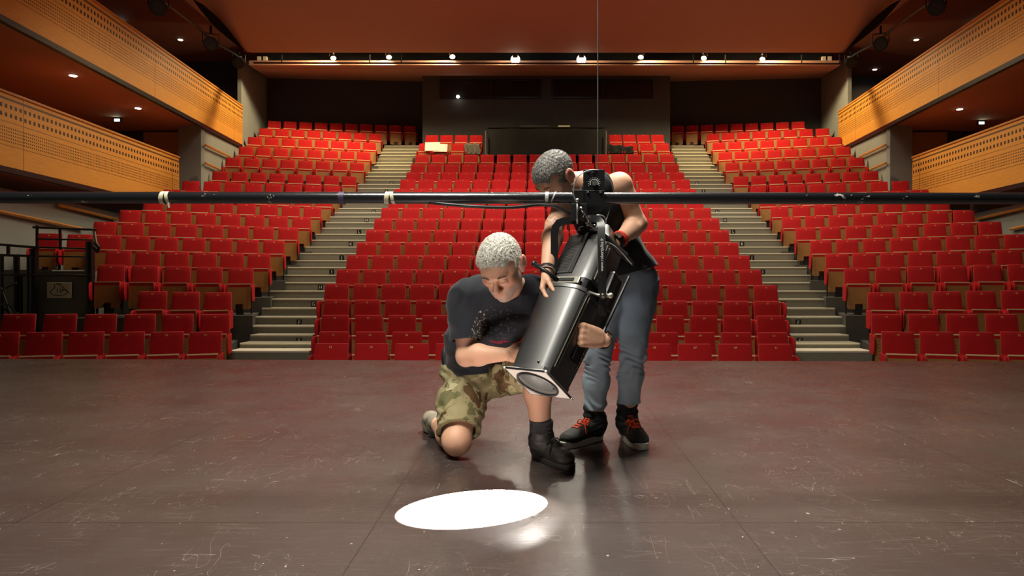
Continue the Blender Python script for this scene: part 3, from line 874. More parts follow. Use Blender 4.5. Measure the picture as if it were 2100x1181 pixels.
for (x0, y0, x1, y1, rz, lab) in ((871, 292, 902, 309, .05, 'left bright white sheet leaning on the seats left of the desk'),
                             (888, 294, 918, 311, -.1, 'right bright white sheet leaning on the seats left of the desk')):
    a = P(x0, y1, CD[18] - .2); b = P(x1, y0, CD[18] - .08)
    mb = MB(); mb.add([(a.x, a.y, a.z), (b.x, a.y, a.z), (b.x, b.y, b.z + rz * .3), (a.x, b.y, b.z), (a.x, a.y + .008, a.z), (b.x, a.y + .008, a.z), (b.x, b.y + .008, b.z + rz * .3), (a.x, b.y + .008, b.z)],
        [(0, 1, 2, 3), (7, 6, 5, 4), (0, 4, 5, 1), (1, 5, 6, 2), (2, 6, 7, 3), (3, 7, 4, 0)])
    o = mb.build('paper_sheet', PAPER); tag(o, lab, 'paper')

# ================================================================== PLATFORM AND RAILINGS ON THE LEFT
RAIL = mat('dark_rail_metal', (0.030, 0.031, 0.028), 0.30, metal=0.3, spec=0.6)
GREYBOX = mat('grey_platform_panel', (0.17, 0.175, 0.145), 0.85, var=0.15, vscale=3)
Dp = 12.2
def bar(mb, x0, y0, x1, y1, D=Dp, r=.022, D2=None): mb.tube([P(x0, y0, D), P(x1, y1, D2 or D)], r, 8)
# raised platform box
q0 = P(76, 760, Dp + .12); q1 = P(186, 556, Dp + .12)
t = thing('wheelchair_platform', (0, 0, 0), 0, 'dark grey raised platform panel behind the front left seats', 'platform')
mb = MB(); mb.box((q0.x, Dp + .12, -1.1), (q1.x, Dp + .5, q1.z)); mb.build('side_panel', GREYBOX, t)
mb = MB(); mb.box((-10.2, Dp + .5, -1.1), (q0.x, Dp + 1.4, P(0, 553, Dp).z)); mb.build('deck', GREYBOX, t)
t = thing('guard_railing', (0, 0, 0), 0, 'upper metal guard rail with crossbars in front of two red seats at left', 'railing')
mb = MB(); bar(mb, 68, 466, 198, 471); mb.build('top_rail', RAIL, t)
for (x0, y0, x1, y1) in ((75, 490, 190, 492), (75, 507, 190, 510), (62, 525, 188, 527)):
    mb = MB(); bar(mb, x0, y0, x1, y1, r=.016); mb.build('crossbar', RAIL, t)
for x, ya, yb, x2, m_ in ((76, 462, 526, 76, RAIL), (123, 470, 512, 124, RAIL), (192, 470, 508, 199, mat('worn_steel', (.42, .43, .36), .35, metal=.7))):
    mb = MB(); bar(mb, x, ya, x2, yb, r=.024); mb.build('post', m_, t)
t = thing('lift_guard', (0, 0, 0), 0, 'lower black guard frame with thick posts around the grey platform at left', 'railing')
for (x0, y0, x1, y1) in ((-30, 499, 80, 508), (-30, 522, 70, 525), (-30, 562, 190, 566)):
    mb = MB(); bar(mb, x0, y0, x1, y1, D=Dp - .1, r=.022); mb.build('crossbar', RAIL, t)
for x, ya, yb, r in ((17, 505, 525, .03), (4, 525, 720, .03), (34, 525, 640, .05), (60, 525, 720, .04), (70, 510, 720, .07), (185, 495, 720, .075), (43, 566, 720, .03)):
    mb = MB(); bar(mb, x, ya, x, yb, D=Dp - .05, r=r); mb.build('post', BLACKPAINT, t)
mb = MB(); mb.tube([P(199, 500, Dp - .2), P(203, 508, Dp - .25), P(200, 516, Dp - .2), P(190, 505, Dp - .2)], .03, 8); mb.build('handle', BLACKPAINT, t, smooth=True)
mb = MB()
for (x0, y0, x1, y1) in ((2, 590, 20, 640), (12, 590, 34, 580), (5, 630, 30, 650), (20, 650, 24, 700)): bar(mb, x0, y0, x1, y1, D=Dp - .3, r=.02)
mb.tube([P(10 + 22 * math.cos(a), 650 + 26 * math.sin(a), Dp - .35) for a in [k * math.pi / 10 for k in range(20)]], .02, 6, closed=True)
o = mb.build('folded_wheelchair', RAIL); tag(o, 'dark folded wheelchair frame standing at the far left behind the railing', 'wheelchair')
# small framed sign with a line drawing
q = P(122, 595, Dp + .08)
t = thing('wall_sign', q, 0, 'pale rectangular sign with a simple brown line drawing on the grey platform panel', 'sign')
s_ = F / Dp
mb = MB(); mb.box((-25 / s_, -.012, -16 / s_), (25 / s_, 0, 16 / s_)); mb.build('sign_board', mat('pale_sign', (.85, .82, .62), .6), t, bevel=.004)
mb = MB()
def dr(pts, r=.0065): mb.tube([((x) / s_, -.014, (y) / s_) for x, y in pts], r, 5)
dr([(-19, -4), (-12, 3), (-8, 5)]); dr([(8, 5), (14, 2), (19, -3), (12, -9), (0, -11), (-12, -10), (-19, -4)])
dr([(-9, 5), (-10, 10), (-6, 13), (0, 12), (3, 9)]); dr([(-6, 12), (2, 14), (6, 12)]); dr([(-3, 4), (-3, -6)]); dr([(3, 6), (8, 9), (10, 5)]); dr([(3, 4), (3, -6)]); dr([(6, 1), (14, 0), (21, -6)]); dr([(7, 3), (7, -5)])
mb.build('line_drawing', mat('brown_ink', (.10, .045, .02), .7), t)

# ================================================================== BATTEN AND WHAT HANGS ON IT
DB = 2.95
PIPEM = mat('black_batten_paint', (0.010, 0.011, 0.013), 0.22, spec=1.0, bump=0.1, bscale=30, coat=0.5)
def pipe_mat():
    m = PIPEM; q = NB(m); v, s = q.obj()
    nz = q.noise(v, 22, 5, 0.7, stretch=(.5, 1, 1))
    chip = q.math('GREATER_THAN', nz, 0.66)
    q.l(q.mix(chip, (0.010, 0.011, 0.014), (0.45, 0.43, 0.37)), q.b.inputs['Base Color'])
    q.l(q.math('ADD', q.math('MULTIPLY', chip, .4), .25), q.b.inputs['Roughness'])
pipe_mat()
pa, pb = P(-120, 405, DB), P(2220, 407, DB)
mb = MB(); mb.tube([pa + (pa - pb) * .7, pb + (pb - pa) * .7], 0.0255, 24)
batten = mb.build('batten_pipe', PIPEM, smooth=True)
tag(batten, 'long black lighting pipe crossing the whole stage at chest height', 'pipe')
def pipe_at(px): 
    t = (px + 120) / 2340; return pa.lerp(pb, t)
TAPE = mat('cream_tape', (0.62, 0.56, 0.38), 0.6, var=0.2, vscale=60)
GTAPE = mat('grey_tape', (0.45, 0.43, 0.42), 0.5)
def wrap(px, w_, m, parent, tilt=0.0):
    c = pipe_at(px); mb = MB(); n = 6
    pts = []
    h = w_ / 2 * DB / F
    for k in range(24):
        a = 2 * math.pi * k / 24
        pts.append((math.cos(a), math.sin(a)))
    vs = []; fs = []
    for side in (-1, 1):
        for (cy, sz) in pts: vs.append((c.x + side * h + tilt * sz * .01, c.y + cy * .0272, c.z + sz * .0272))
    fs = [(k, (k + 1) % 24, 24 + (k + 1) % 24, 24 + k) for k in range(24)]
    mb.add(vs, fs); o = mb.build('tape_wrap', m, parent, smooth=True)
    return o
for px, w_, m, tl in ((336, 9, TAPE, .3), (347, 7, TAPE, -.4), (795, 9, TAPE, .3), (806, 7, TAPE, -.5), (1121, 7, GTAPE, .2), (1134, 3, GTAPE, 1.2), (702, 12, mat('dark_tape', (.03, .02, .05), .5), 0)):
    wrap(px, w_, m, batten, tl)
mb = MB(); mb.tube([pipe_at(350) + Vector((0, -.02, -.025)), pipe_at(352) + Vector((0, -.02, -.045))], .004, 6); mb.build('tape_end', GTAPE, batten)
# spare upright tube behind the pipe at the right
mb = MB(); mb.tube([P(1997, 398, 11.9), P(1997, 432, 11.9)], .05, 8)
o = mb.build('wall_post', RAIL); tag(o, 'short dark upright post behind the right end of the long pipe', 'post')
# suspension wire
mb = MB(); mb.tube([P(1226, 352, DB) + Vector((0, 0, 6.9)), P(1226, 352, DB)], .0028, 6)
o = mb.build('suspension_cable', mat('dull_steel_wire', (.10, .10, .095), .5, metal=.4)); tag(o, 'thin steel wire hanging down to the black bracket on the long pipe', 'cable')
# hoist bracket plate with dial
c0 = P(1197, 419, DB - .035); c1 = P(1240, 347, DB - .035)
t = thing('hoist_bracket', ((c0.x + c1.x) / 2, DB, (c0.z + c1.z) / 2), 0, 'black hoist bracket with a round dial fixed over the long pipe', 'bracket')
W2 = (c1.x - c0.x) / 2; H2 = (c1.z - c0.z) / 2
mb = MB(); mb.box((-W2, -.034, -H2 - .004), (W2, .034, H2 - .052)); mb.build('lower_block', BLACKPAINT, t, bevel=.002)
mb = MB(); mb.box((-W2, -.034, H2 - .05), (W2, .012, H2)); mb.build('face_plate', BLACKPAINT, t, bevel=.002)
dial = thing('dial', (0, -.036, H2 - .062 + .02), 0); 
bpy.data.objects.remove(dial)
DC = Vector((0.0, -.036, P(0, 378, DB).z - t.location.z))
ST = mat('worn_steel_bolt', (.40, .40, .38), .3, metal=.85)
DIALP = mat('white_lettering', (0.85, 0.85, 0.8), 0.6)
mb = MB(); mb.disc(DC, (0, -1, 0), .011, .012, 16); d0 = mb.build('dial', ST, t, smooth=False)
mb = MB()
for k in range(25):
    a = math.radians(-20 + 220 * k / 24)
    for r0, r1 in (((.0155, .0185),) if k % 2 else ((.0155, .0185), (.022, .026))):
        u = Vector((math.cos(a), 0, math.sin(a))); mb.tube([DC + u * r0 + Vector((0, -.001, 0)), DC + u * r1 + Vector((0, -.001, 0))], .0009, 4)
mb.build('dial_scale', DIALP, d0)
mb = MB(); mb.tube([(-W2 + .003, -.036, DC.z - .031), (W2 - .003, -.036, DC.z - .031)], .0006, 4); mb.build('edge_line', ST, t)
for x in (-W2 * .62, W2 * .58):
    mb = MB(); mb.disc((x, -.036, DC.z - .037), (0, -1, 0), .0055, .006, 10); mb.build('bolt', ST, t)
mb = MB(); mb.disc((-W2 * .62, -.036, H2 - .008), (0, -1, 0), .005, .005, 10); mb.build('bolt', ST, t)
mb = MB(); mb.disc((-W2 * .1, -.036, H2 - .012), (0, -1, 0), .003, .003, 8); mb.build('bolt', ST, t)
# ================================================================== THE BIG THEATRE SPOTLIGHT
LE = P(1103, 787, 2.70)                               # centre of the lens end
ux = Vector((.785, -.618, .009)).normalized()
az = Vector((.371, .483, .79)).normalized()           # from lens end up the barrel
uy = az.cross(ux).normalized(); ux = uy.cross(az).normalized()
LM = Matrix(((ux.x, uy.x, az.x, LE.x), (ux.y, uy.y, az.y, LE.y), (ux.z, uy.z, az.z, LE.z), (0, 0, 0, 1)))
lamp = bpy.data.objects.new('profile_spotlight', None); COL.objects.link(lamp); lamp.matrix_world = LM
tag(lamp, 'big black stage spotlight hung under the pipe, shining a white pool on the floor', 'spotlight')
LBLACK = mat('satin_black_enamel', (0.016, 0.0165, 0.017), 0.42, spec=1.0, bump=0.05, bscale=900, coat=0.12)
LBLACK2 = mat('matt_black_metal', (0.010, 0.010, 0.011), 0.38, spec=0.5)
PLATE = mat('grey_front_plate', (0.72, 0.70, 0.62), 0.4)
ALU = mat('bright_aluminium', (0.62, 0.60, 0.50), 0.32, metal=0.8)
CHROME = mat('chrome', (0.75, 0.75, 0.74), 0.15, metal=1.0)
def lb(mb, name, m, parent=None, **kw):
    return mb.build(name, m, parent or lamp, **kw)
def sect(w, d, bulge, r=0.03, n=10):
    "rounded section: flat sides at +-w, bulging front at -y and back at +y"
    pts = []
    for i in range(n + 1):                    # front edge from right to left, bulging
        t = i / n * 2 - 1; pts.append((w * -t, -d + 0 - bulge * (1 - t * t) + (r * .5 * max(0, abs(t) - .8) / .2)))
    for i in range(n + 1):
        t = i / n * 2 - 1; pts.append((w * t, d + bulge * .4 * (1 - t * t) - (r * .5 * max(0, abs(t) - .8) / .2)))
    return pts
def loft(mb, secs, cap=(True, True)):
    n = len(secs[0][1]); vs = []; fs = []
    for z, pts in secs: vs += [(x, y, z) for x, y in pts]
    for k in range(len(secs) - 1):
        for i in range(n):
            j = (i + 1) % n; fs.append((k * n + i, k * n + j, (k + 1) * n + j, (k + 1) * n + i))
    if cap[0]: fs.append(tuple(range(n))[::-1])
    if cap[1]: fs.append(tuple((len(secs) - 1) * n + i for i in range(n)))
    # keep outward orientation (sections run clockwise seen from +z)
    mb.add(vs, [tuple(reversed(f)) for f in fs])
def autosmooth(o, ang=35):
    me = o.data; bm = bmesh.new(); bm.from_mesh(me); bmesh.ops.recalc_face_normals(bm, faces=bm.faces[:])
    for f in bm.faces: f.smooth = True
    for e in bm.edges: e.smooth = e.calc_face_angle(0) < math.radians(ang)
    bm.to_mesh(me); bm.free()
# --- lens barrel (open tube with wall)
mb = MB()
S0, S1 = sect(.094, .088, .012), sect(.118, .104, .026)
shrink = lambda S, k: [(x * k, y * k) for x, y in S]
n = len(S0); rings = [(.012, S0), (.02, S0), (.40, S1), (.40, shrink(S1, .93)), (.03, shrink(S0, .93)), (.012, shrink(S0, .93))]
vs = []; fs = []
for z, pts in rings: vs += [(x, y, z) for x, y in pts]
for k in range(len(rings)):
    k2 = (k + 1) % len(rings)
    if k == len(rings) - 1: k2 = 0
    for i in range(n):
        j = (i + 1) % n; fs.append((k * n + i, k * n + j, k2 * n + j, k2 * n + i))
mb.add(vs, fs)
barrel = lb(mb, 'lens_barrel', LBLACK); autosmooth(barrel)
# raised rims, edge strips, rails on the right-hand side
mb = MB(); loft(mb, [(.016, shrink(S0, 1.02)), (.030, shrink(S0, 1.02))]); 
# use as a ring: cut through by the barrel
def ring(mb, z0, z1, S, k1=1.02, k0=.95):
    n = len(S); vs = [(x * k1, y * k1, z0) for x, y in S] + [(x * k1, y * k1, z1) for x, y in S] + [(x * k0, y * k0, z1) for x, y in S] + [(x * k0, y * k0, z0) for x, y in S]
    fs = []
    for a in range(4):
        b = (a + 1) % 4
        for i in range(n): j = (i + 1) % n; fs.append((a * n + i, a * n + j, b * n + j, b * n + i))
    mb.add(vs, fs)
mb = MB(); ring(mb, .012, .030, S0, 1.025); o = lb(mb, 'barrel_rim', LBLACK); autosmooth(o)
mb = MB(); ring(mb, .385, .402, S1, 1.02); o = lb(mb, 'barrel_rim', LBLACK); autosmooth(o)
mb = MB()
for y in (-.062, -.048): mb.tube([(.0965 + .001, y, .05), (.1195, y * 1.12, .385)], .0022, 5)
lb(mb, 'side_rail', ALU)
mb = MB()
for k in range(7): mb.box((.106, .005 + k * .0075, .13), (.1115, .009 + k * .0075, .27))
lb(mb, 'side_vent', LBLACK2)
mb = MB()
for k in range(4): mb.ball((.104 + k * .001, .062, .12 + k * .022), .0032, 8, 5)
lb(mb, 'screw', ALU)
mb = MB(); mb.ball((.045, -.102, .045), .005, 8, 5); mb.ball((.02, -.112, .36), .004, 8, 5); lb(mb, 'screw', LBLACK2)
# --- front plate with round opening, ring and lens
mb = MB(); nseg = 64; R0 = .083
outer = []; innr = []
for k in range(nseg):
    a = 2 * math.pi * k / nseg; c, s_ = math.cos(a), math.sin(a); m_ = .1 / max(abs(c), abs(s_))
    outer.append((c * m_, s_ * m_)); innr.append((c * R0, s_ * R0))
vs = [(x, y, 0) for x, y in outer] + [(x, y, 0) for x, y in innr] + [(x, y, .012) for x, y in outer] + [(x, y, .012) for x, y in innr]
fs = []
for k in range(nseg):
    j = (k + 1) % nseg
    fs += [(k, j, nseg + j, nseg + k), (2 * nseg + j, 2 * nseg + k, 3 * nseg + k, 3 * nseg + j), (k, 2 * nseg + k, 2 * nseg + j, j), (nseg + k, nseg + j, 3 * nseg + j, 3 * nseg + k)]
mb.add(vs, fs); fp = lb(mb, 'front_plate', PLATE)
mb = MB()
for (a, b) in (((-.102, -.102), (.102, -.102)), ((.102, -.102), (.102, .102)), ((.102, .102), (-.102, .102)), ((-.102, .102), (-.102, -.102))):
    mb.tube([(a[0], a[1], .004), (b[0], b[1], .004)], .0045, 6)
lb(mb, 'plate_edge', LBLACK2, fp)
mb = MB()
for x, y in ((-.103, -.103), (.103, -.103), (.103, .103), (-.103, .103)): mb.ball((x, y, .002), .0065, 8, 5)
lb(mb, 'plate_corner', ALU, fp)
mb = MB(); th = [2 * math.pi * k / 48 for k in range(48)]
mb.tube([(math.cos(a) * .085, math.sin(a) * .085, -.004) for a in th], .0055, 8, closed=True)
lb(mb, 'lens_ring', LBLACK2, fp, smooth=True)
mb = MB(); mb.ball((.055, .035, .004), .004, 8, 5); lb(mb, 'screw', LBLACK2, fp)
LENS = mat('lens_glass', (0.30, 0.30, 0.28), 0.05, spec=1.0, coat=1.0)
lq = NB(LENS); lq.b.inputs['Transmission Weight'].default_value = 0.55; lq.b.inputs['IOR'].default_value = 1.5
lq.b.inputs['Emission Color'].default_value = (1, .97, .9, 1); lq.b.inputs['Emission Strength'].default_value = .25
mb = MB(); vs = []; fs = []; NR = 8
for i in range(NR + 1):
    r = .0835 * i / NR
    for k in range(nseg): a = 2 * math.pi * k / nseg; vs.append((r * math.cos(a), r * math.sin(a), .05 - .022 * (1 - (i / NR) ** 2)))
for i in range(NR):
    for k in range(nseg): j = (k + 1) % nseg; fs.append((i * nseg + k, i * nseg + j, (i + 1) * nseg + j, (i + 1) * nseg + k))
mb.add(vs, fs); lens = lb(mb, 'lens', LENS, smooth=True)
mb = MB(); mb.tube([(0, 0, .012), (0, 0, .05)], .0845, 48, cap=False); lb(mb, 'lens_tube', mat('grey_tube_inside', (.45, .45, .42), .3, metal=.7), lens, smooth=True)
# --- gate section in the middle: ring, pale bracket, shutters, levers
mb = MB(); loft(mb, [(.402, sect(.098, .090, .012)), (.455, sect(.098, .090, .012))]); o = lb(mb, 'gate_section', LBLACK2); autosmooth(o)
mb = MB(); mb.box((-.06, -.118, .412), (.085, -.104, .445)); pb_ = lb(mb, 'shutter_plate', ALU, bevel=.002)
mb = MB(); mb.box((-.015, -.121, .42), (.06, -.1185, .436)); mb.disc((-.042, -.118, .43), (0, -1, 0), .006, .003, 10); lb(mb, 'slot', LBLACK2, pb_)
mb = MB(); mb.tube([(-.02, -.115, .425), (-.075, -.16, .445), (-.12, -.175, .462)], [.010, .008, .011], 10); mb.ball((-.128, -.178, .466), .014, 12, 8); lv = lb(mb, 'shutter_lever', LBLACK2, smooth=True)
mb = MB(); mb.disc((-.134, -.186, .470), (-.5, -.8, .3), .009, .003, 14); lb(mb, 'lever_cap', CHROME, lv)
mb = MB(); mb.tube([(.10, -.05, .415), (.15, -.05, .40), (.20, -.04, .405)], [.006, .006, .009], 8); mb.ball((.205, -.04, .405), .012, 10, 6); lb(mb, 'focus_lever', ALU, smooth=True)
mb = MB(); mb.tube([(-.10, -.05, .415), (-.135, -.06, .40)], .006, 8); mb.ball((-.14, -.062, .398), .010, 10, 6); lb(mb, 'focus_lever', ALU, smooth=True)
mb = MB(); mb.tube([(-.10, -.03, .36), (-.135, -.05, .35)], .005, 8); mb.ball((-.138, -.052, .349), .008, 10, 6); lb(mb, 'focus_lever', ALU, smooth=True)
# --- lamp housing
mb = MB()
H0, H1 = sect(.106, .086, .012), sect(.100, .080, .010)
loft(mb, [(.455, H0), (.470, H0), (.70, H1), (.715, shrink(H1, .93)), (.76, shrink(H1, .62)), (.80, shrink(H1, .42))])
house = lb(mb, 'lamp_housing', LBLACK); autosmooth(house)
mb = MB(); ring(mb, .458, .472, H0, 1.03); o = lb(mb, 'housing_rim', LBLACK, house); autosmooth(o)
# perforated panel on the front-left half, dark gap, bright right half
PERF = mat('perforated_black_panel', (0.03, 0.03, 0.031), 0.3, spec=0.8)
pq = NB(PERF); v_, s_ = pq.obj()
fx = pq.math('SUBTRACT', pq.math('FRACT', pq.math('DIVIDE', s_[0], .0085)), .5)
fz = pq.math('SUBTRACT', pq.math('FRACT', pq.math('DIVIDE', s_[2], .0085)), .5)
rr = pq.math('SQRT', pq.math('ADD', pq.math('MULTIPLY', fx, fx), pq.math('MULTIPLY', fz, fz)))
inb = pq.math('MULTIPLY', pq.math('GREATER_THAN', s_[0], -.08), pq.math('LESS_THAN', s_[0], -.012))
inb = pq.math('MULTIPLY', inb, pq.math('MULTIPLY', pq.math('GREATER_THAN', s_[2], .487), pq.math('LESS_THAN', s_[2], .655)))
hl = pq.math('MULTIPLY', pq.math('LESS_THAN', rr, .30), inb)
pq.l(pq.mix(hl, (0.036, 0.036, 0.036), (0.001, 0.001, 0.001)), pq.b.inputs['Base Color'])
pq.l(pq.math('MULTIPLY', pq.math('SUBTRACT', 1.0, hl), .8), pq.b.inputs['Specular IOR Level'])
mb = MB(); vs = []; 
def hs(x, z): k = (z - .47) / .23; d = .086 - .006 * k; w = .106 - .006 * k; return -d - .012 * (1 - (x / w) ** 2) - .004
nx = 8
for z in (.478, .69):
    for i in range(nx + 1): x = -.094 + .092 * i / nx; vs.append((x, hs(x, z), z))
for z in (.478, .69):
    for i in range(nx + 1): x = -.094 + .092 * i / nx; vs.append((x, hs(x, z) + .006, z))
q_ = nx + 1; fs = []
for i in range(nx): fs += [(i, i + 1, q_ + i + 1, q_ + i), (2 * q_ + i, 3 * q_ + i, 3 * q_ + i + 1, 2 * q_ + i + 1), (i, 2 * q_ + i, 2 * q_ + i + 1, i + 1), (q_ + i, q_ + i + 1, 3 * q_ + i + 1, 3 * q_ + i)]
fs += [(0, q_, 3 * q_, 2 * q_), (nx, 2 * q_ + nx, 3 * q_ + nx, q_ + nx)]
mb.add(vs, fs); o = lb(mb, 'perforated_panel', PERF, house); autosmooth(o)
mb = MB(); mb.box((.000, -.1015, .478), (.016, -.092, .70)); lb(mb, 'dark_groove', LBLACK2, house)
mb = MB(); mb.tube([(.107, -.055, .475), (.103, -.052, .66)], .003, 5); mb.tube([(.107, -.035, .475), (.103, -.033, .66)], .003, 5); lb(mb, 'side_rail', ALU, house)
mb = MB(); mb.box((-.05, -.105, .70), (.05, .05, .735)); mb.tube([(-.04, -.10, .72), (.04, -.10, .73)], .012, 8); lb(mb, 'cable_hood', LBLACK2, house, bevel=.006)
# rear section on the far side (shows black to the right of the barrel)
mb = MB(); mb.box((-.07, .09, .30), (.10, .15, .60)); mb.box((.10, .02, .41), (.135, .10, .58)); lb(mb, 'ballast_box', LBLACK2, bevel=.01)
mb = MB(); mb.tube([(.155, .07, .30), (.16, .09, .60)], .007, 8); lb(mb, 'side_rod', LBLACK2)
# --- yoke (flat bar bent to a U), built where it hangs
YB = []
def yoke():
    D0 = 2.93
    path = [P(1137, 612, D0 - .02), P(1137, 520, D0), P(1137, 480, D0), P(1139, 466, D0), P(1146, 457, D0), P(1158, 453, D0), P(1190, 451, D0 + .01),
            P(1215, 448, D0 - .05), P(1226, 449, D0 - .08), P(1231, 455, D0 - .10), P(1233, 468, D0 - .12), P(1234, 520, D0 - .15), P(1235, 600, D0 - .15), P(1235, 648, D0 - .14)]
    w_, t_ = .024, .007
    vs = []; fs = []
    for i, p in enumerate(path):
        d = (path[min(i + 1, len(path) - 1)] - path[max(i - 1, 0)]).normalized()
        side = Vector((0, 1, 0)); nrm = d.cross(side).normalized()
        # the bar is seen broad on: half its width lies across the view
        hw = nrm * .016; hd = side * .018
        for a, b in ((-1, -1), (1, -1), (1, 1), (-1, 1)): vs.append(p + hw * a + hd * b * .45)
    for i in range(len(path) - 1):
        for k in range(4): fs.append((i * 4 + k, i * 4 + (k + 1) % 4, i * 4 + 4 + (k + 1) % 4, i * 4 + 4 + k))
    fs += [(3, 2, 1, 0), tuple((len(path) - 1) * 4 + k for k in range(4))]
    mb = MB(); mb.add([LM.inverted() @ v for v in vs], fs)
    return mb
yk = lb(yoke(), 'yoke', LBLACK2); autosmooth(yk, 30)
me = text_mesh('www.robertjuliat.fr', .0172, .0004)
tx = link('yoke_lettering', me, mat('white_lettering', (0.85, 0.85, 0.8), 0.6), yk)
tp = P(1234.5, 522, 2.765)
TM = Matrix.Translation(tp) @ Euler((math.radians(90), math.radians(-90), 0)).to_matrix().to_4x4()
tx.matrix_parent_inverse = Matrix.Identity(4); tx.matrix_local = LM.inverted() @ TM
LI = LM.inverted()
def wt(mb_pts): return [LI @ p for p in mb_pts]
mb = MB(); c = P(1137, 606, 2.90); mb.tube(wt([c + Vector((-.02, -.01, 0)), c + Vector((.06, .0, 0))]), .018, 14); lb(mb, 'tilt_knob', LBLACK2, yk, smooth=False)
mb = MB(); c = P(1236, 606, 2.76); mb.tube(wt([c + Vector((0, -.02, 0)), c + Vector((0, .03, 0))]), .015, 14); mb.ball(LI @ (c + Vector((0, -.02, 0))), .009, 10, 6); lb(mb, 'tilt_knob', CHROME, yk)
# --- hook clamp over the pipe with long bolt
ck = thing('pipe_clamp', (0, 0, 0), 0); bpy.data.objects.remove(ck)
mb = MB()
a, b = P(1172, 455, DB - .05), P(1213, 419, DB + .035)
def wbox(mb, lo, hi): mb.box(lo, hi, LI)
wbox(mb, (a.x, DB - .045, P(0, 455, DB).z), (P(1203, 0, DB).x, DB + .03, P(0, 419, DB).z))
wbox(mb, (P(1173, 0, DB).x, DB - .037, P(0, 420, DB).z), (P(1197, 0, DB).x, DB + .034, P(0, 391, DB).z))
cl = lb(mb, 'hook_clamp', LBLACK2, bevel=.003)
mb = MB(); c = P(1184, 411, DB - .055); mb.ball(LI @ c, .010, 12, 8); mb.tube(wt([c, P(1184, 459, DB - .055)]), [.0045, .0045], 8); lb(mb, 'clamp_bolt', ST, cl, smooth=True)
mb = MB(); mb.tube(wt([P(1176, 391, DB), P(1176, 386, DB)]), .006, 8); mb.tube(wt([P(1192, 391, DB), P(1192, 384, DB)]), .006, 8); lb(mb, 'clamp_nut', ST, cl)
# --- the beam itself
sl = bpy.data.lights.new('profile_beam', 'SPOT'); sl.energy = 6000; sl.color = (1.0, 0.985, 0.95)
sl.spot_size = math.radians(64); sl.spot_blend = 0.012; sl.shadow_soft_size = .004
so = bpy.data.objects.new('profile_beam', sl); COL.objects.link(so)
beam_from = LE + az * -.012; beam_to = Vector(P(968, 1036, 2.47)); beam_to.z = 0
so.location = beam_from
# =============================== cables
CABLE = mat('black_rubber', (0.012, 0.012, 0.012), 0.4)
def spline(pts, n=10):
    pts = [Vector(p) for p in pts]; out = []
    q = [pts[0] * 2 - pts[1]] + pts + [pts[-1] * 2 - pts[-2]]
    for i in range(1, len(q) - 2):
        for k in range(n):
            t = k / n; p0, p1, p2, p3 = q[i - 1], q[i], q[i + 1], q[i + 2]
            out.append(.5 * ((2 * p1) + (p2 - p0) * t + (2 * p0 - 5 * p1 + 4 * p2 - p3) * t * t + (3 * p1 - p0 - 3 * p2 + p3) * t ** 3))
    return out + [pts[-1]]
def cable(pts, r, m, label, name='cable'):
    mb = MB(); mb.tube(spline([P(*p) for p in pts]), r, 8); o = mb.build(name, m, smooth=True); tag(o, label, 'cable'); return o
cable([(880, 415, 2.94), (930, 420, 2.93), (985, 424, 2.92), (1050, 425, 2.92), (1105, 420, 2.93), (1140, 424, 2.93), (1175, 441, 2.95), (1200, 462, 2.99), (1216, 480, 3.02)], .0075, CABLE,
      'thick black power cable sagging under the long pipe towards the spotlight', 'power_cable')
cable([(1205, 452, 2.92), (1196, 445, 2.90), (1197, 440, 2.90), (1185, 420, 2.90), (1176, 395, 2.90), (1184, 365, 2.90), (1205, 350, 2.90), (1230, 350, 2.92), (1252, 366, 2.95), (1258, 395, 2.97), (1250, 430, 2.96), (1243, 452, 2.93)], .0022,
      mat('steel_wire', (.35, .35, .33), .4, metal=.6), 'thin steel safety wire looped over the pipe beside the bracket', 'safety_cable')
mb = MB(); mb.tube([P(1191, 424, 2.895), P(1197, 437, 2.895)], .0065, 8); mb.tube([P(1195, 433, 2.895), P(1213, 462, 2.895)], .0032, 8)
o = mb.build('cable_clip', CHROME, smooth=True); tag(o, 'small silver clip on the steel safety wire', 'clip')
cable([(1216, 447, 2.90), (1226, 441, 2.89), (1238, 444, 2.89), (1243, 455, 2.90), (1236, 462, 2.90)], .003, mat('steel_wire', (.35, .35, .33), .4, metal=.6), 'short steel loop at the top of the spotlight yoke', 'wire_loop')
mb = MB(); mb.tube([P(1201, 456, 2.895), P(1225, 472, 2.895)], .004, 8); o = mb.build('cable_tie', CHROME); tag(o, 'thin silver rod crossing behind the yoke top', 'rod')
mb = MB(); mb.tube([P(1238, 482, 2.87), P(1250, 492, 2.87)], .010, 10); mb.tube([P(1249, 491, 2.87), P(1286, 523, 2.88)], .0085, 10); mb.tube([P(1285, 522, 2.88), P(1299, 541, 2.89)], [.006, .004], 8)
o = mb.build('cable_connector', mat('dark_connector', (.03, .03, .03), .25, spec=.8), smooth=False); tag(o, 'dark rod-like connector with a silver end sticking out right of the yoke', 'connector')
for j, e in enumerate(([(1241, 492, 2.87), (1252, 500, 2.87), (1266, 520, 2.88), (1290, 538, 2.89), (1300, 545, 2.89)], [(1244, 495, 2.86), (1262, 506, 2.86), (1276, 520, 2.87), (1296, 543, 2.88)])):
    cable(e, .0028, mat('grey_cord', (.35, .35, .33), .4) if j else CABLE, 'thin %s cord running beside the connector right of the yoke' % ('grey' if j else 'black'), 'cord')
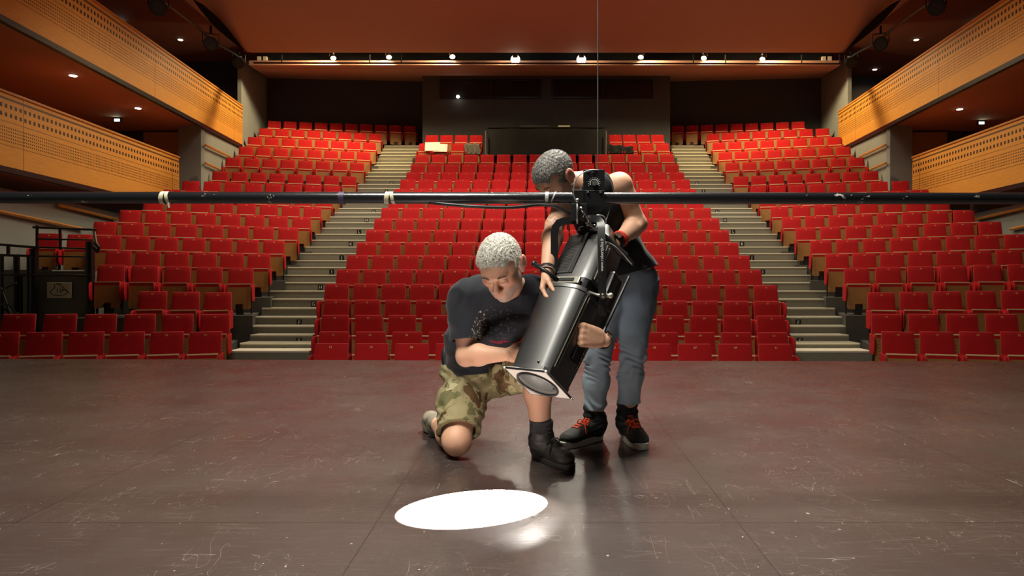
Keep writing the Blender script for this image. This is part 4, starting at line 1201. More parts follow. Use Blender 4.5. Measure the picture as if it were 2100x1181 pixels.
# aim the beam as an ellipse on the floor, from the four measured edges of the pool
def fl(px, py): D = CH * F / (py - VY); p = P(px, py, D); p.z = 0; return p
dl_, dr_, dt_, db_ = [(fl(*q) - beam_from).normalized() for q in ((822, 1044), (1120, 1026), (985, 999), (925, 1075))]
zax = -(dl_ + dr_).normalized()
long_ = (dr_ - dl_); long_ = (long_ - zax * long_.dot(zax)).normalized()
yax = zax.cross(long_).normalized()
RM = Matrix(((long_.x, yax.x, zax.x), (long_.y, yax.y, zax.y), (long_.z, yax.z, zax.z))).to_4x4()
half = dl_.angle(dr_) / 2
hv = (abs(math.tan(math.asin(dt_.dot(yax)))) + abs(math.tan(math.asin(db_.dot(yax))))) / 2 / math.tan(half)
sl.spot_size = 2 * half
so.matrix_world = Matrix.Translation(beam_from) @ RM @ Matrix.Diagonal((1.0, hv, 1.0, 1.0))
print('BEAM', math.degrees(half) * 2, hv)
sl2 = bpy.data.lights.new('profile_spill', 'SPOT'); sl2.energy = 40; sl2.color = (1.0, 0.96, 0.88); sl2.spot_size = math.radians(50); sl2.spot_blend = .5; sl2.shadow_soft_size = .01
s2 = bpy.data.objects.new('profile_spill', sl2); COL.objects.link(s2)
t2 = fl(1050, 1045)
s2.location = beam_from; s2.rotation_euler = (t2 - beam_from).to_track_quat('-Z', 'Y').to_euler()
# ================================================================== PEOPLE
# Bodies and clothes are grown as smooth implicit surfaces and meshed once.
class Field:
    def __init__(s, lo, hi, h):
        s.h = h; s.lo = np.array(lo, float); s.n = np.ceil((np.array(hi) - s.lo) / h).astype(int) + 1
        s.ax = [(s.lo[i] + np.arange(s.n[i]) * h).astype(np.float32) for i in range(3)]
        s.f = np.full(s.n, 1.0, np.float32)
    def blk(s, lo, hi):
        a = np.clip(np.floor((np.array(lo) - s.lo) / s.h).astype(int), 0, s.n)
        b = np.clip(np.ceil((np.array(hi) - s.lo) / s.h).astype(int) + 1, 0, s.n)
        if np.any(b <= a): return None, None
        sl = tuple(slice(a[i], b[i]) for i in range(3))
        return sl, (s.ax[0][sl[0]][:, None, None], s.ax[1][sl[1]][None, :, None], s.ax[2][sl[2]][None, None, :])
    def comb(s, sl, d, k, sub):
        f = s.f[sl]
        if sub:
            d = -d
            if k > 0: hh = np.maximum(k - np.abs(f - d), 0) / k; r = np.maximum(f, d) + hh * hh * k * .25
            else: r = np.maximum(f, d)
        else:
            if k > 0: hh = np.maximum(k - np.abs(f - d), 0) / k; r = np.minimum(f, d) - hh * hh * k * .25
            else: r = np.minimum(f, d)
        s.f[sl] = r
    def cap(s, a, b, ra, rb=None, k=.02, sub=False):
        rb = ra if rb is None else rb
        a = np.array(a, float); b = np.array(b, float); m = max(ra, rb) + k + 3 * s.h
        sl, g = s.blk(np.minimum(a, b) - m, np.maximum(a, b) + m)
        if sl is None: return
        ab = b - a; L = max(float(ab @ ab), 1e-9)
        x, y, z = g[0] - a[0], g[1] - a[1], g[2] - a[2]
        t = np.clip((x * ab[0] + y * ab[1] + z * ab[2]) / L, 0, 1)
        d = np.sqrt((x - t * ab[0]) ** 2 + (y - t * ab[1]) ** 2 + (z - t * ab[2]) ** 2) - (ra + (rb - ra) * t)
        s.comb(sl, d.astype(np.float32), k, sub)
    def ell(s, c, r, R=None, k=.02, sub=False):
        c = np.array(c, float); r = np.array(r, float); m = r.max() + k + 3 * s.h
        sl, g = s.blk(c - m, c + m)
        if sl is None: return
        x, y, z = g[0] - c[0], g[1] - c[1], g[2] - c[2]
        if R is not None:
            x, y, z = (x * R[0][0] + y * R[1][0] + z * R[2][0], x * R[0][1] + y * R[1][1] + z * R[2][1], x * R[0][2] + y * R[1][2] + z * R[2][2])
        k0 = np.sqrt((x / r[0]) ** 2 + (y / r[1]) ** 2 + (z / r[2]) ** 2)
        k1 = np.sqrt((x / r[0] ** 2) ** 2 + (y / r[1] ** 2) ** 2 + (z / r[2] ** 2) ** 2)
        d = k0 * (k0 - 1) / np.maximum(k1, 1e-6)
        s.comb(sl, d.astype(np.float32), k, sub)
    def plane(s, p, n, k=.004):
        "keep the side where (x-p).n < 0"
        n = np.array(n, float); n /= np.linalg.norm(n); p = np.array(p, float)
        d = (s.ax[0][:, None, None] - p[0]) * n[0] + (s.ax[1][None, :, None] - p[1]) * n[1] + (s.ax[2][None, None, :] - p[2]) * n[2]
        f = s.f; d = d.astype(np.float32)
        s.f = np.maximum(f, d)
    def planebox(s, p, n, lo, hi):
        "the same, inside a box only"
        sl, g = s.blk(lo, hi)
        n = np.array(n, float); n /= np.linalg.norm(n)
        d = (g[0] - p[0]) * n[0] + (g[1] - p[1]) * n[1] + (g[2] - p[2]) * n[2]
        s.f[sl] = np.maximum(s.f[sl], d.astype(np.float32))
    def disp(s, fn, band=.04):
        I = np.nonzero(np.abs(s.f) < band)
        p = np.stack([s.ax[i][I[i]] for i in range(3)], 1).astype(np.float64)
        s.f[I] += fn(p).astype(np.float32)
    def mesh(s):
        f = s.f; S = f < 0; n = s.n
        c = np.zeros(n - 1, np.uint8)
        for dx in (0, 1):
            for dy in (0, 1):
                for dz in (0, 1): c += S[dx:n[0] - 1 + dx, dy:n[1] - 1 + dy, dz:n[2] - 1 + dz]
        I = np.array(np.nonzero((c > 0) & (c < 8))).T
        idx = np.full(n - 1, -1, np.int32); idx[tuple(I.T)] = np.arange(len(I))
        acc = np.zeros((len(I), 3)); cnt = np.zeros(len(I))
        cor = [(dx, dy, dz) for dx in (0, 1) for dy in (0, 1) for dz in (0, 1)]
        for i, a in enumerate(cor):
            for b in cor[i + 1:]:
                if sum(abs(np.array(a) - b)) != 1: continue
                fa = f[tuple((I + a).T)]; fb = f[tuple((I + b).T)]; m = (fa < 0) != (fb < 0)
                t = np.where(m, fa / np.where(m, fa - fb, 1), 0)
                acc += m[:, None] * (np.array(a) + t[:, None] * (np.array(b) - np.array(a))); cnt += m
        V = (I + acc / cnt[:, None]) * s.h + s.lo
        quads = []
        for axis in range(3):
            d = [0, 0, 0]; d[axis] = 1
            A = S[:n[0] - d[0], :n[1] - d[1], :n[2] - d[2]]; B = S[d[0]:, d[1]:, d[2]:]
            u, v = [(1, 2), (2, 0), (0, 1)][axis]
            E = np.array(np.nonzero(A != B)).T
            ok = (E[:, u] > 0) & (E[:, v] > 0) & (E[:, u] < n[u] - 1) & (E[:, v] < n[v] - 1); E = E[ok]
            eu = np.zeros(3, int); eu[u] = 1; ev = np.zeros(3, int); ev[v] = 1
            q = np.stack([idx[tuple((E - eu - ev).T)], idx[tuple((E - ev).T)], idx[tuple(E.T)], idx[tuple((E - eu).T)]], 1)
            inside = A[tuple(E.T)]
            q = np.where(inside[:, None], q, q[:, ::-1]); quads.append(q)
        return V, np.concatenate(quads)
    def build(s, name, m, parent=None, smooth=3):
        V, Q = s.mesh()
        me = bpy.data.meshes.new(name)
        me.vertices.add(len(V)); me.vertices.foreach_set('co', V.astype(np.float32).ravel())
        me.loops.add(Q.size); me.loops.foreach_set('vertex_index', Q.astype(np.int32).ravel())
        me.polygons.add(len(Q)); me.polygons.foreach_set('loop_start', np.arange(0, Q.size, 4, dtype=np.int32))
        me.update(calc_edges=True); me.validate(); me.shade_smooth()
        o = link(name, me, m, parent)
        if smooth:
            # light smoothing to take the grid out
            E = np.empty(len(me.edges) * 2, np.int32); me.edges.foreach_get('vertices', E); E = E.reshape(-1, 2)
            P_ = V.copy(); deg = np.bincount(E.ravel(), minlength=len(V)).astype(float)[:, None]
            for it in range(smooth):
                for lam in (.5, -.52):
                    a = np.zeros_like(P_)
                    for ax in range(3):
                        a[:, ax] = np.bincount(E[:, 0], P_[E[:, 1], ax], len(V)) + np.bincount(E[:, 1], P_[E[:, 0], ax], len(V))
                    P_ += lam * (a / np.maximum(deg, 1) - P_)
            me.vertices.foreach_set('co', P_.astype(np.float32).ravel()); me.update()
        return o
def V3(*a): return np.array(a, float)
def PP(px, py, D): p = P(px, py, D); return V3(p.x, p.y, p.z)
def unit(v): v = np.array(v, float); return v / np.linalg.norm(v)

SKIN = mat('skin', (0.58, 0.33, 0.215), 0.52, spec=0.4, var=0.10, vscale=14, bump=0.10, bscale=220)
sq = NB(SKIN); sv, ss = sq.obj()
_c = sq.b.inputs['Base Color'].links[0].from_socket
at = sq.n('ShaderNodeAttribute', attribute_name='beard'); nz = sq.noise(sv, 420, 2, .6)
_c = sq.mix(sq.math('MULTIPLY', at.outputs['Fac'], sq.ramp(nz, [(.35, .25), (.65, .95)])), _c, (0.36, 0.32, 0.28))
at2 = sq.n('ShaderNodeAttribute', attribute_name='ink')
_c = sq.mix(sq.math('MULTIPLY', at2.outputs['Fac'], .6), _c, (0.10, 0.085, 0.075))
at3 = sq.n('ShaderNodeAttribute', attribute_name='flush')
_c = sq.mix(sq.math('MULTIPLY', at3.outputs['Fac'], .5), _c, (0.50, 0.13, 0.085))
sq.l(_c, sq.b.inputs['Base Color'])
sq.b.inputs['Subsurface Weight'].default_value = 0.12
sq.b.inputs['Subsurface Radius'].default_value = (.012, .004, .002)
sq.b.inputs['Subsurface Scale'].default_value = 1.0

# ---- head in its own frame: x to the person's left, y forward, z up
class Head:
    def __init__(s, c, f, u, sc=1.0):
        f = unit(f); u = unit(u - f * (u @ f)); x = np.cross(f, u) * -1.0   # x = person's left
        s.R = np.stack([x, f, u], 1); s.c = np.array(c, float); s.s = sc
    def w(s, p): return s.c + s.R @ (np.array(p, float) * s.s)
    def loc(s, V): return ((V - s.c) @ s.R) / s.s
    def ell(s, F_, c, r, k=.02, sub=False, rot=None):
        R = s.R if rot is None else s.R @ rot
        F_.ell(s.w(c), np.array(r) * s.s, R, k * s.s, sub)
    def cap(s, F_, a, b, ra, rb=None, k=.015, sub=False):
        F_.cap(s.w(a), s.w(b), ra * s.s, (ra if rb is None else rb) * s.s, k * s.s, sub)
    def grow(s, F_):
        e, c = s.ell, s.cap
        e(F_, (0, -.018, .032), (.075, .094, .082), .01)
        e(F_, (0, .030, .035), (.063, .060, .058), .03)
        e(F_, (0, .034, -.030), (.057, .056, .070), .03)
        e(F_, (0, .034, -.070), (.050, .052, .042), .025)
        e(F_, (0, .072, -.100), (.022, .018, .017), .025)
        for sx in (-1, 1):
            e(F_, (sx * .047, .052, -.020), (.020, .022, .017), .02)      # cheekbone
            e(F_, (sx * .050, .005, -.062), (.017, .034, .028), .025)      # jaw angle
            c(F_, (sx * .010, .088, .026), (sx * .042, .076, .028), .0105, .009, .014)   # brow
            e(F_, (sx * .031, .093, .004), (.017, .013, .012), .012, True) # socket
            e(F_, (sx * .031, .078, .002), (.0145, .0125, .012), .004)     # lid over the eye
            e(F_, (sx * .030, .079, -.012), (.014, .009, .006), .006)      # lower lid bag
            c(F_, (sx * .018, .0925, .000), (sx * .046, .083, -.001), .0014, .0012, .002, True)  # closed lid line
        c(F_, (0, .088, .016), (0, .108, -.024), .0085, .0115, .010)       # nose bridge
        e(F_, (0, .109, -.030), (.0125, .012, .0105), .008)
        for sx in (-1, 1):
            e(F_, (sx * .013, .098, -.034), (.0085, .010, .008), .005)
            e(F_, (sx * .0065, .106, -.0415), (.0035, .005, .003), .002, True)
        c(F_, (-.020, .084, -.061), (0, .092, -.058), .006, .007, .006); c(F_, (.020, .084, -.061), (0, .092, -.058), .006, .007, .006)
        c(F_, (-.017, .083, -.073), (.017, .083, -.073), .0075, .0075, .006)
        c(F_, (-.024, .087, -.0665), (0, .0965, -.0655), .0018, .0018, .003, True); c(F_, (.024, .087, -.0665), (0, .0965, -.0655), .0018, .0018, .003, True)
        for sx in (-1, 1):
            e(F_, (sx * .079, -.012, -.004), (.012, .020, .033), .006)
            e(F_, (sx * .091, -.020, .004), (.008, .018, .030), .004)
            e(F_, (sx * .099, -.010, .004), (.008, .010, .018), .004, True)
            e(F_, (sx * .078, -.006, -.031), (.007, .010, .010), .006)
    def hair(s, F_, t=.007, front=.058, slope=1.0, k=.01):
        s.ell(F_, (0, -.018, .032), (.075 + t, .094 + t, .082 + t), k)
        s.ell(F_, (0, .026, .040), (.063 + t, .056 + t * .6, .055 + t), .03)
        # hairline: keep what lies above a slanting plane
        n = s.R @ unit((0, slope, -1.0)); p = s.w((0, .083, front))
        F_.plane(p, n)
        for sx in (-1, 1):
            s.ell(F_, (sx * .070, .050, .042), (.028, .024, .022), .006, True)   # temples
            s.ell(F_, (sx * .088, -.010, -.012), (.026, .028, .042), .004, True)   # round the ears
    def attr(s, me, beard=1.0, flush=.6, ink=None):
        n = len(me.vertices); V = np.empty(n * 3, np.float32); me.vertices.foreach_get('co', V); V = V.reshape(-1, 3).astype(float)
        q = s.loc(V); x, y, z = q.T
        inhead = (np.abs(x) < .1) & (np.abs(y) < .13) & (z > -.15) & (z < .14)
        sm = lambda a, b, v: np.clip((v - a) / (b - a), 0, 1)
        bd = sm(-.035, -.055, z) * sm(-.015, .01, y) * inhead
        bd = np.maximum(bd, sm(.050, .058, np.abs(x)) * sm(.06, .04, y) * sm(-.03, -.01, y) * sm(.02, -.0, z) * inhead)
        bd = np.maximum(bd * (1 - (np.abs(x) < .020) * (np.abs(z + .066) < .010) * (y > .08)), 0)
        fl = np.exp(-((x / .018) ** 2 + ((z + .03) / .02) ** 2)) * (y > .07) + np.exp(-(((np.abs(x) - .045) / .02) ** 2 + ((z + .03) / .02) ** 2)) * (y > .03) + (np.abs(x) > .078) * (np.abs(z) < .05) * (np.abs(y) < .04)
        fl = fl + 1.2 * np.exp(-((x / .022) ** 4 + ((z + .0665) / .009) ** 4)) * (y > .07)
        fl = np.clip(fl, 0, 1) * inhead
        for nm, v in (('beard', bd * beard), ('flush', fl * flush), ('ink', np.zeros(n) if ink is None else ink(V))):
            a = me.attributes.new(nm, 'FLOAT', 'POINT'); a.data.foreach_set('value', np.asarray(v, np.float32))
def strands(head, shell, m, name, n, L, comb, seed, parent, w0=.00075):
    "short hair strands rooted on a hair shell"
    r = np.random.RandomState(seed); me = shell.data; nv = len(me.vertices)
    V = np.empty(nv * 3, np.float32); me.vertices.foreach_get('co', V); V = V.reshape(-1, 3).astype(float)
    N = np.empty(nv * 3, np.float32); me.vertices.foreach_get('normal', N); N = N.reshape(-1, 3).astype(float)
    q = head.loc(V); nl = N @ head.R
    ok = np.nonzero((np.sum(q * nl, 1) > 0))[0]
    ids = r.choice(ok, n); vs = []; fs = []
    cw = head.R @ unit(comb)
    for j, i in enumerate(ids):
        p = V[i]; d = unit(N[i] * .26 + cw * .8 + r.randn(3) * .22); l = L * (.6 + .8 * r.rand())
        a = unit(np.cross(d, r.randn(3))); b = np.cross(d, a); k = len(vs)
        p0 = p - d * .003
        for t in range(3): an = 2.094 * t; vs.append(p0 + (a * math.cos(an) + b * math.sin(an)) * w0)
        vs.append(p + d * l); fs += [(k, k + 1, k + 3), (k + 1, k + 2, k + 3), (k + 2, k, k + 3)]
    me2 = bpy.data.meshes.new(name); me2.from_pydata([tuple(v) for v in vs], [], fs)
    return link(name, me2, m, parent)
def hair_mat(name, dark, light, bias):
    m = mat(name, dark, .6, spec=.3); q = NB(m); v, s_ = q.obj()
    n = q.noise(v, 260, 3, .7); g = q.noise(v, 22, 2, .5)
    c = q.mix(q.ramp(n, [(bias, 0.0), (bias + .16, 1.0)]), dark, light)
    q.l(c, q.b.inputs['Base Color']); return m

# ---- hand: wrist position, finger direction f, palm normal n (the way the palm looks)
def hand(F_, wrist, f, n, thumb=1, curl=(.5, .5, .4), curls=None, sc=1.0, spread=.06, tcurl=.4, tdir=None):
    f = unit(f); n = unit(n - f * (n @ f)); s_ = np.cross(f, n) * thumb      # towards the thumb
    W = np.array(wrist, float)
    offs = [.031, .0105, -.0105, -.030]; lens = [1.0, 1.08, 1.0, .80]
    for i in range(4):
        k0 = W + s_ * offs[i] * .55 * sc + f * .012 * sc; k1 = W + s_ * offs[i] * sc + f * (.088 - .004 * (i == 3) - .002 * (i == 0)) * sc
        F_.cap(k0, k1, .0145 * sc, .0125 * sc, .010 * sc)
        cu = curls[i] if curls else curl
        d = unit(f + s_ * offs[i] * spread * 30 * .5); p = k1
        ang = 0.0
        for j, (L, r0, r1) in enumerate(((.043, .0105, .0092), (.027, .0090, .0082), (.022, .0082, .0068))):
            ang += cu[j]; dd = unit(d * math.cos(ang) + n * math.sin(ang))
            q = p + dd * L * lens[i] * sc
            F_.cap(p, q, r0 * sc, r1 * sc, .0035 * sc); p = q
    # heel of the palm and thumb
    F_.ell(W + f * .045 * sc + n * .006 * sc, (.035 * sc, .042 * sc, .015 * sc), np.stack([s_, f, n], 1), .012 * sc)
    t0 = W + f * .022 * sc + s_ * .020 * sc + n * .006 * sc; td = unit(tdir) if tdir is not None else unit(f * .6 + s_ * .75 + n * .35)
    t1 = t0 + td * .040 * sc; F_.cap(t0, t1, .0165 * sc, .0125 * sc, .012 * sc)
    ax = unit(td + f * tcurl + n * tcurl * .6 - s_ * tcurl * .3)
    t2 = t1 + ax * .033 * sc; F_.cap(t1, t2, .0115 * sc, .0105 * sc, .005 * sc)
    ax2 = unit(ax + (f + n) * tcurl * .5); F_.cap(t2, t2 + ax2 * .026 * sc, .0105 * sc, .008 * sc, .004 * sc)

def sole_outline(L, W, n=40):
    pts = []
    for k in range(n):
        a = 2 * math.pi * k / n; c, s_ = math.cos(a), math.sin(a)
        y = c * L / 2; wv = W / 2 * (1.0 - .16 * (1 - c) * .5) * (1 - .10 * math.exp(-((c + .15) / .35) ** 2))
        x = math.copysign(abs(s_) ** .72, s_) * wv
        pts.append((x, y))
    return pts
def shoe(name, heel, toe_dir, ankle, L, W, up_m, sole_m, lace_m, parent, shaft_r, shaft_top, tilt=0.0, cap_toe=False, lace_ext=None, sole_h=.026, label=None, k_tongue=True, h=.0035):
    "heel: ground point under the heel; toe_dir: direction on the ground"
    d = unit(np.array(toe_dir, float)); z = V3(0, 0, 1); z = unit(z - d * (z @ d)); x = np.cross(d, z); B = np.array(heel, float)
    W_ = lambda a, b, c: B + x * a + d * b + z * c
    top = np.array(shaft_top, float); ank = np.array(ankle, float)
    lo = np.minimum(np.minimum(W_(-W, -.05, 0), W_(W, L + .03, .15)), top) - .09; hi = np.maximum(np.maximum(W_(-W, -.05, 0), W_(W, L + .03, .15)), top) + .09
    F_ = Field(lo, hi, h); R = np.stack([x, d, z], 1)
    F_.ell(W_(0, L * .80, .040), (W * .43, L * .185, .036), R, .01)
    F_.ell(W_(0, L * .66, .044), (W * .45, L * .20, .040), R, .02)
    F_.ell(W_(0, L * .40, .050), (W * .37, L * .24, .050), R, .03)
    F_.ell(W_(0, L * .14, .045), (W * .36, L * .14, .050), R, .03)
    F_.cap(W_(0, L * .55, .060), ank, .034, shaft_r, .03)
    F_.cap(W_(0, L * .16, .05), ank, .042, shaft_r, .025)
    F_.cap(ank, top, shaft_r, shaft_r * 1.04, .02)
    F_.plane(top, top - ank)
    F_.plane(W_(0, 0, sole_h * .7), -z)
    def wr(p):
        q = (p - B) @ R
        return .0014 * np.sin(q[:, 2] * 170 + np.sin(q[:, 1] * 60) * 2) * np.exp(-((q[:, 2] - .11) / .05) ** 2) + .0008 * np.sin(q[:, 1] * 300 + q[:, 0] * 90) * np.exp(-((q[:, 1] - L * .62) / .03) ** 2)
    F_.disp(wr)
    # collar opening
    F_.cap(top - (top - ank) * .12, top + (top - ank) * .2, shaft_r * .78, shaft_r * .78, .002, True)
    o = F_.build(name, up_m, parent)
    if label: o['label'] = label
    mb = MB(); pts = sole_outline(L * 1.02, W * .98)
    f0 = lambda a, b: Vector(W_(a, b + L * .5, 0.0)); f1 = lambda a, b: Vector(W_(a, b + L * .5, sole_h))
    mb.prism(pts, f0, f1); so_ = mb.build('sole', sole_m, o, bevel=.004)
    # laces: rows across the tongue
    lm = MB(); 
    front = lambda t: (W_(0, L * (.66 - .24 * t), .083 + .03 * t) if t <= 1 else None)
    a0 = W_(0, L * .64, .080); 
    fd = unit(d - unit(top - ank) * (d @ unit(top - ank)))
    b0 = ank + fd * shaft_r * 1.02; c0 = top - (top - ank) * .2 + fd * shaft_r * 1.03
    line = [a0, a0 * .5 + b0 * .5 + fd * .004 + z * .004, b0, b0 * .5 + c0 * .5, c0]
    from mathutils.bvhtree import BVHTree
    tr = BVHTree.FromPolygons([v.co for v in o.data.vertices], [tuple(p.vertices) for p in o.data.polygons])
    od = Vector(unit(d * .8 + z * .6))
    def onto(p, up=.002):
        hit = tr.ray_cast(p + od * .12, -od)
        return hit[0] + od * up if hit[0] is not None and (hit[0] - p).length < .06 else p
    sp = [onto(p) for p in spline([Vector(p) for p in line], 6)]; m = len(sp)
    rows = 7
    for i in range(rows):
        p = sp[int(i * (m - 1) / (rows - 1))]; nxt = sp[min(m - 1, int(i * (m - 1) / (rows - 1)) + 3)]; s2 = Vector(x)
        off = Vector(fd * .45 + z * .5) * (.008 if i < 3 else .004)
        w = .020 - .001 * i
        for q_ in (-1, 1):
            lm.tube([onto(p - s2 * w * q_), onto(p - s2 * w * q_ * .5), onto(p * .75 + nxt * .25), onto(nxt * .4 + p * .6 + s2 * w * .5 * q_), onto(nxt * .5 + p * .5 + s2 * w * q_)], .0027, 6)
    bvh_fix = None
    kn = sp[int((m - 1) * (.62 if lace_ext is None else lace_ext))] + Vector(fd) * .012
    for sgn in (-1, 1):
        lm.tube(spline([kn, kn + Vector(x) * sgn * .022 + Vector(fd) * .012 + Vector(z) * .012, kn + Vector(x) * sgn * .036 + Vector(fd) * .014 - Vector(z) * .010, kn + Vector(fd) * .006], 5), .0026, 6)
        lm.tube(spline([kn, kn + Vector(x) * sgn * .020 + Vector(fd) * .018 - Vector(z) * .02, kn + Vector(x) * sgn * .030 + Vector(fd) * .022 - Vector(z) * .055], 5), .0026, 6)
    lm.ball(kn, .006, 8, 5)
    lm.build('laces', lace_m, o, smooth=True)
    return o
def folds(p, dirs, amp, fr, seed):
    r = np.random.RandomState(seed); out = np.zeros(len(p))
    for i in range(dirs):
        a = r.randn(3); a /= np.linalg.norm(a); b = r.randn(3); b /= np.linalg.norm(b)
        ph = r.rand() * 6.28
        out += np.sin(p @ a * fr * (0.7 + .6 * r.rand()) + 1.6 * np.sin(p @ b * fr * .45 + ph) + ph)
    out /= dirs
    return amp * (np.abs(out) * 2 - .6)
def wristband(c, d, r, tr, m, name, parent, n=1, sq=1.0):
    d = unit(d); a = unit(np.cross(d, V3(0, 0, 1) if abs(d[2]) < .9 else V3(1, 0, 0))); b = np.cross(d, a); mb = MB()
    for k in range(n):
        cc = np.array(c) + d * (k - (n - 1) / 2) * tr * 1.9
        mb.tube([Vector(cc + (a * math.cos(t) + b * math.sin(t)) * r) for t in [2 * math.pi * j / 28 for j in range(28)]], tr, 6, closed=True)
    return mb.build(name, m, parent, smooth=True)
# ------------------------------------------------------------------ the kneeling man
K = dict(
 kneeR=PP(937, 903, 3.10), hipR=PP(958, 768, 3.38), ankR=PP(896, 868, 3.48), toeR=PP(886, 893, 3.58),
 hipL=PP(1028, 764, 3.34), kneeL=PP(1098, 748, 2.98), ankL=PP(1112, 905, 3.04),
 pelvis=PP(985, 758, 3.38), waist=PP(980, 705, 3.28), chest=PP(1012, 640, 3.10), neck=PP(1034, 592, 2.97),
 shR=PP(952, 610, 3.00), shL=PP(1088, 598, 2.96), elR=PP(957, 728, 2.94), wrR=PP(1038, 727, 2.86),
 elL=PP(1178, 690, 3.10), wrL=PP(1240, 698, 2.80))
KH = Head(PP(1027, 546, 2.80), V3(-.17, -.69, -.68), V3(-0.06, 0, 1), 1.07)
def k_torso(F_, g, kk=.03):
    c, e = F_.cap, F_.ell
    sp = unit(K['neck'] - K['pelvis']); side = unit(K['shL'] - K['shR'])
    fw = unit(np.cross(sp, side)); fw = fw if fw[1] < 0 else -fw; side = np.cross(fw, sp) if True else side
    R = np.stack([side, fw, sp], 1)
    e(K['pelvis'] + sp * .02, (.165 + g, .115 + g, .12 + g), R, kk)
    e(K['waist'], (.150 + g, .118 + g, .14 + g), R, .05)
    e(K['chest'] - sp * .02, (.170 + g, .120 + g, .16 + g), R, .05)
    e(K['chest'] + sp * .08 - fw * .02, (.168 + g, .095 + g, .09 + g), R, .05)
    for s_ in ('shR', 'shL'): c(K['chest'] + sp * .12, K[s_], .060 + g, .062 + g, .04)
    c(K['chest'] + sp * .10, K['neck'], .075 + g, .062 + g, .03)
    return R
F_ = Field((-.72, 2.52, -.01), (.36, 3.72, 1.02), .0040)
k_torso(F_, 0)
c = F_.cap
# neck, arms
c(K['neck'], KH.w((0, -.035, -.07)), .060, .056, .03)
def limb(F_, a, b, ra, rm, rb, k=.025, bulge=None, t=.35):
    m = a * (1 - t) + b * t
    if bulge is not None: m = m + bulge
    F_.cap(a, m, ra, rm, k); F_.cap(m, b, rm, rb, k)
limb(F_, K['shR'], K['elR'], .058, .053, .041, .03, t=.4); limb(F_, K['elR'], K['wrR'], .041, .044, .027, .025, t=.3)
limb(F_, K['shL'], K['elL'], .058, .052, .041, .03, t=.4); limb(F_, K['elL'], K['wrL'], .041, .043, .028, .025, t=.3)
F_.ell(K['elR'] + V3(-.005, -.004, -.012), (.034, .034, .034), None, .02)
# legs
limb(F_, K['hipR'], K['kneeR'], .092, .085, .062, .03, t=.3); limb(F_, K['hipL'], K['kneeL'], .092, .086, .062, .03, t=.3)
F_.ell(K['kneeR'] + V3(0.002, -.012, .0), (.060, .056, .064), None, .02); F_.ell(K['kneeL'] + V3(0, -.02, .0), (.055, .05, .058), None, .02)
limb(F_, K['kneeR'], K['ankR'], .056, .060, .036, .03, V3(0, 0, -.0), .35)
limb(F_, K['kneeL'], K['ankL'], .056, .060, .037, .03, V3(0, .02, 0), .35)
F_.plane(V3(0, 0, .003), V3(0, 0, -1))
# hands
hand(F_, K['wrR'] + unit(K['wrR'] - K['elR']) * .01, V3(.62, .62, .10), V3(.72, -.62, 0), thumb=1, curl=(.3, .35, .3), sc=1.0, tdir=V3(.6, -.1, .75))
hw = K['wrL'] + V3(-.008, -.012, .004)
hand(F_, hw, V3(-.78, -.42, .22), V3(-.35, .85, -.15), thumb=-1, curls=[(.25, .45, .3), (.85, 1.1, .6), (.95, 1.15, .6), (1.0, 1.2, .6)], sc=1.18, tcurl=.1, tdir=V3(-.75, -.45, .35), spread=.05)
KH.grow(F_)
kbody = F_.build('person', SKIN)
KH.attr(kbody.data, 1.0, .7)
tag(kbody, 'kneeling man with short grey hair, dark t-shirt and camouflage shorts, holding the big spotlight', 'person')
# eyebrows and lashes
BROW = mat('grey_brown_brow', (0.10, 0.075, 0.055), .8)
def brows(H, parent, m):
    mb = MB(); r = random.Random(3)
    for sx in (-1, 1):
        for k in range(90):
            t = r.random(); x_ = sx * (.012 + .036 * t); z_ = .0265 + .006 * t - .010 * t * t + r.uniform(-.0032, .0032); y_ = .0985 - .010 * t * t - .008 * t
            p = H.w((x_, y_ - .002, z_)); q = H.w((x_ + sx * .007, y_ + .0022, z_ + r.uniform(-.001, .003)))
            mb.tube([Vector(p), Vector(q)], [.0008, .0003], 3)
    mb.build('eyebrows', m, parent)
    mb = MB()
    for sx in (-1, 1):
        pts = [H.w((sx * (.018 + .028 * t), .0915 - .012 * t * t, -.001 - .003 * math.sin(math.pi * t))) for t in [k / 8 for k in range(9)]]
        mb.tube([Vector(p) for p in pts], .0011, 5)
    mb.build('eyelashes', mat('dark_lashes', (.03, .02, .015), .8), parent)
brows(KH, kbody, BROW)
HK = hair_mat('silver_grey_hair', (0.13, 0.125, 0.11), (0.58, 0.56, 0.49), .38)
lo = KH.c - .16; hi = KH.c + .16
F_ = Field(lo, hi, .0035); KH.hair(F_, .006, .072, .98)
F_.disp(lambda p: .0022 * np.sin(p[:, 0] * 260 + 3 * np.sin(p[:, 2] * 90)) * np.sin(p[:, 2] * 240 + 2 * np.sin(p[:, 1] * 120)))
kh = F_.build('hair', HK, kbody, 1)
strands(KH, kh, HK, 'hair_strands', 7500, .009, (0.15, .9, .1), 5, kh)
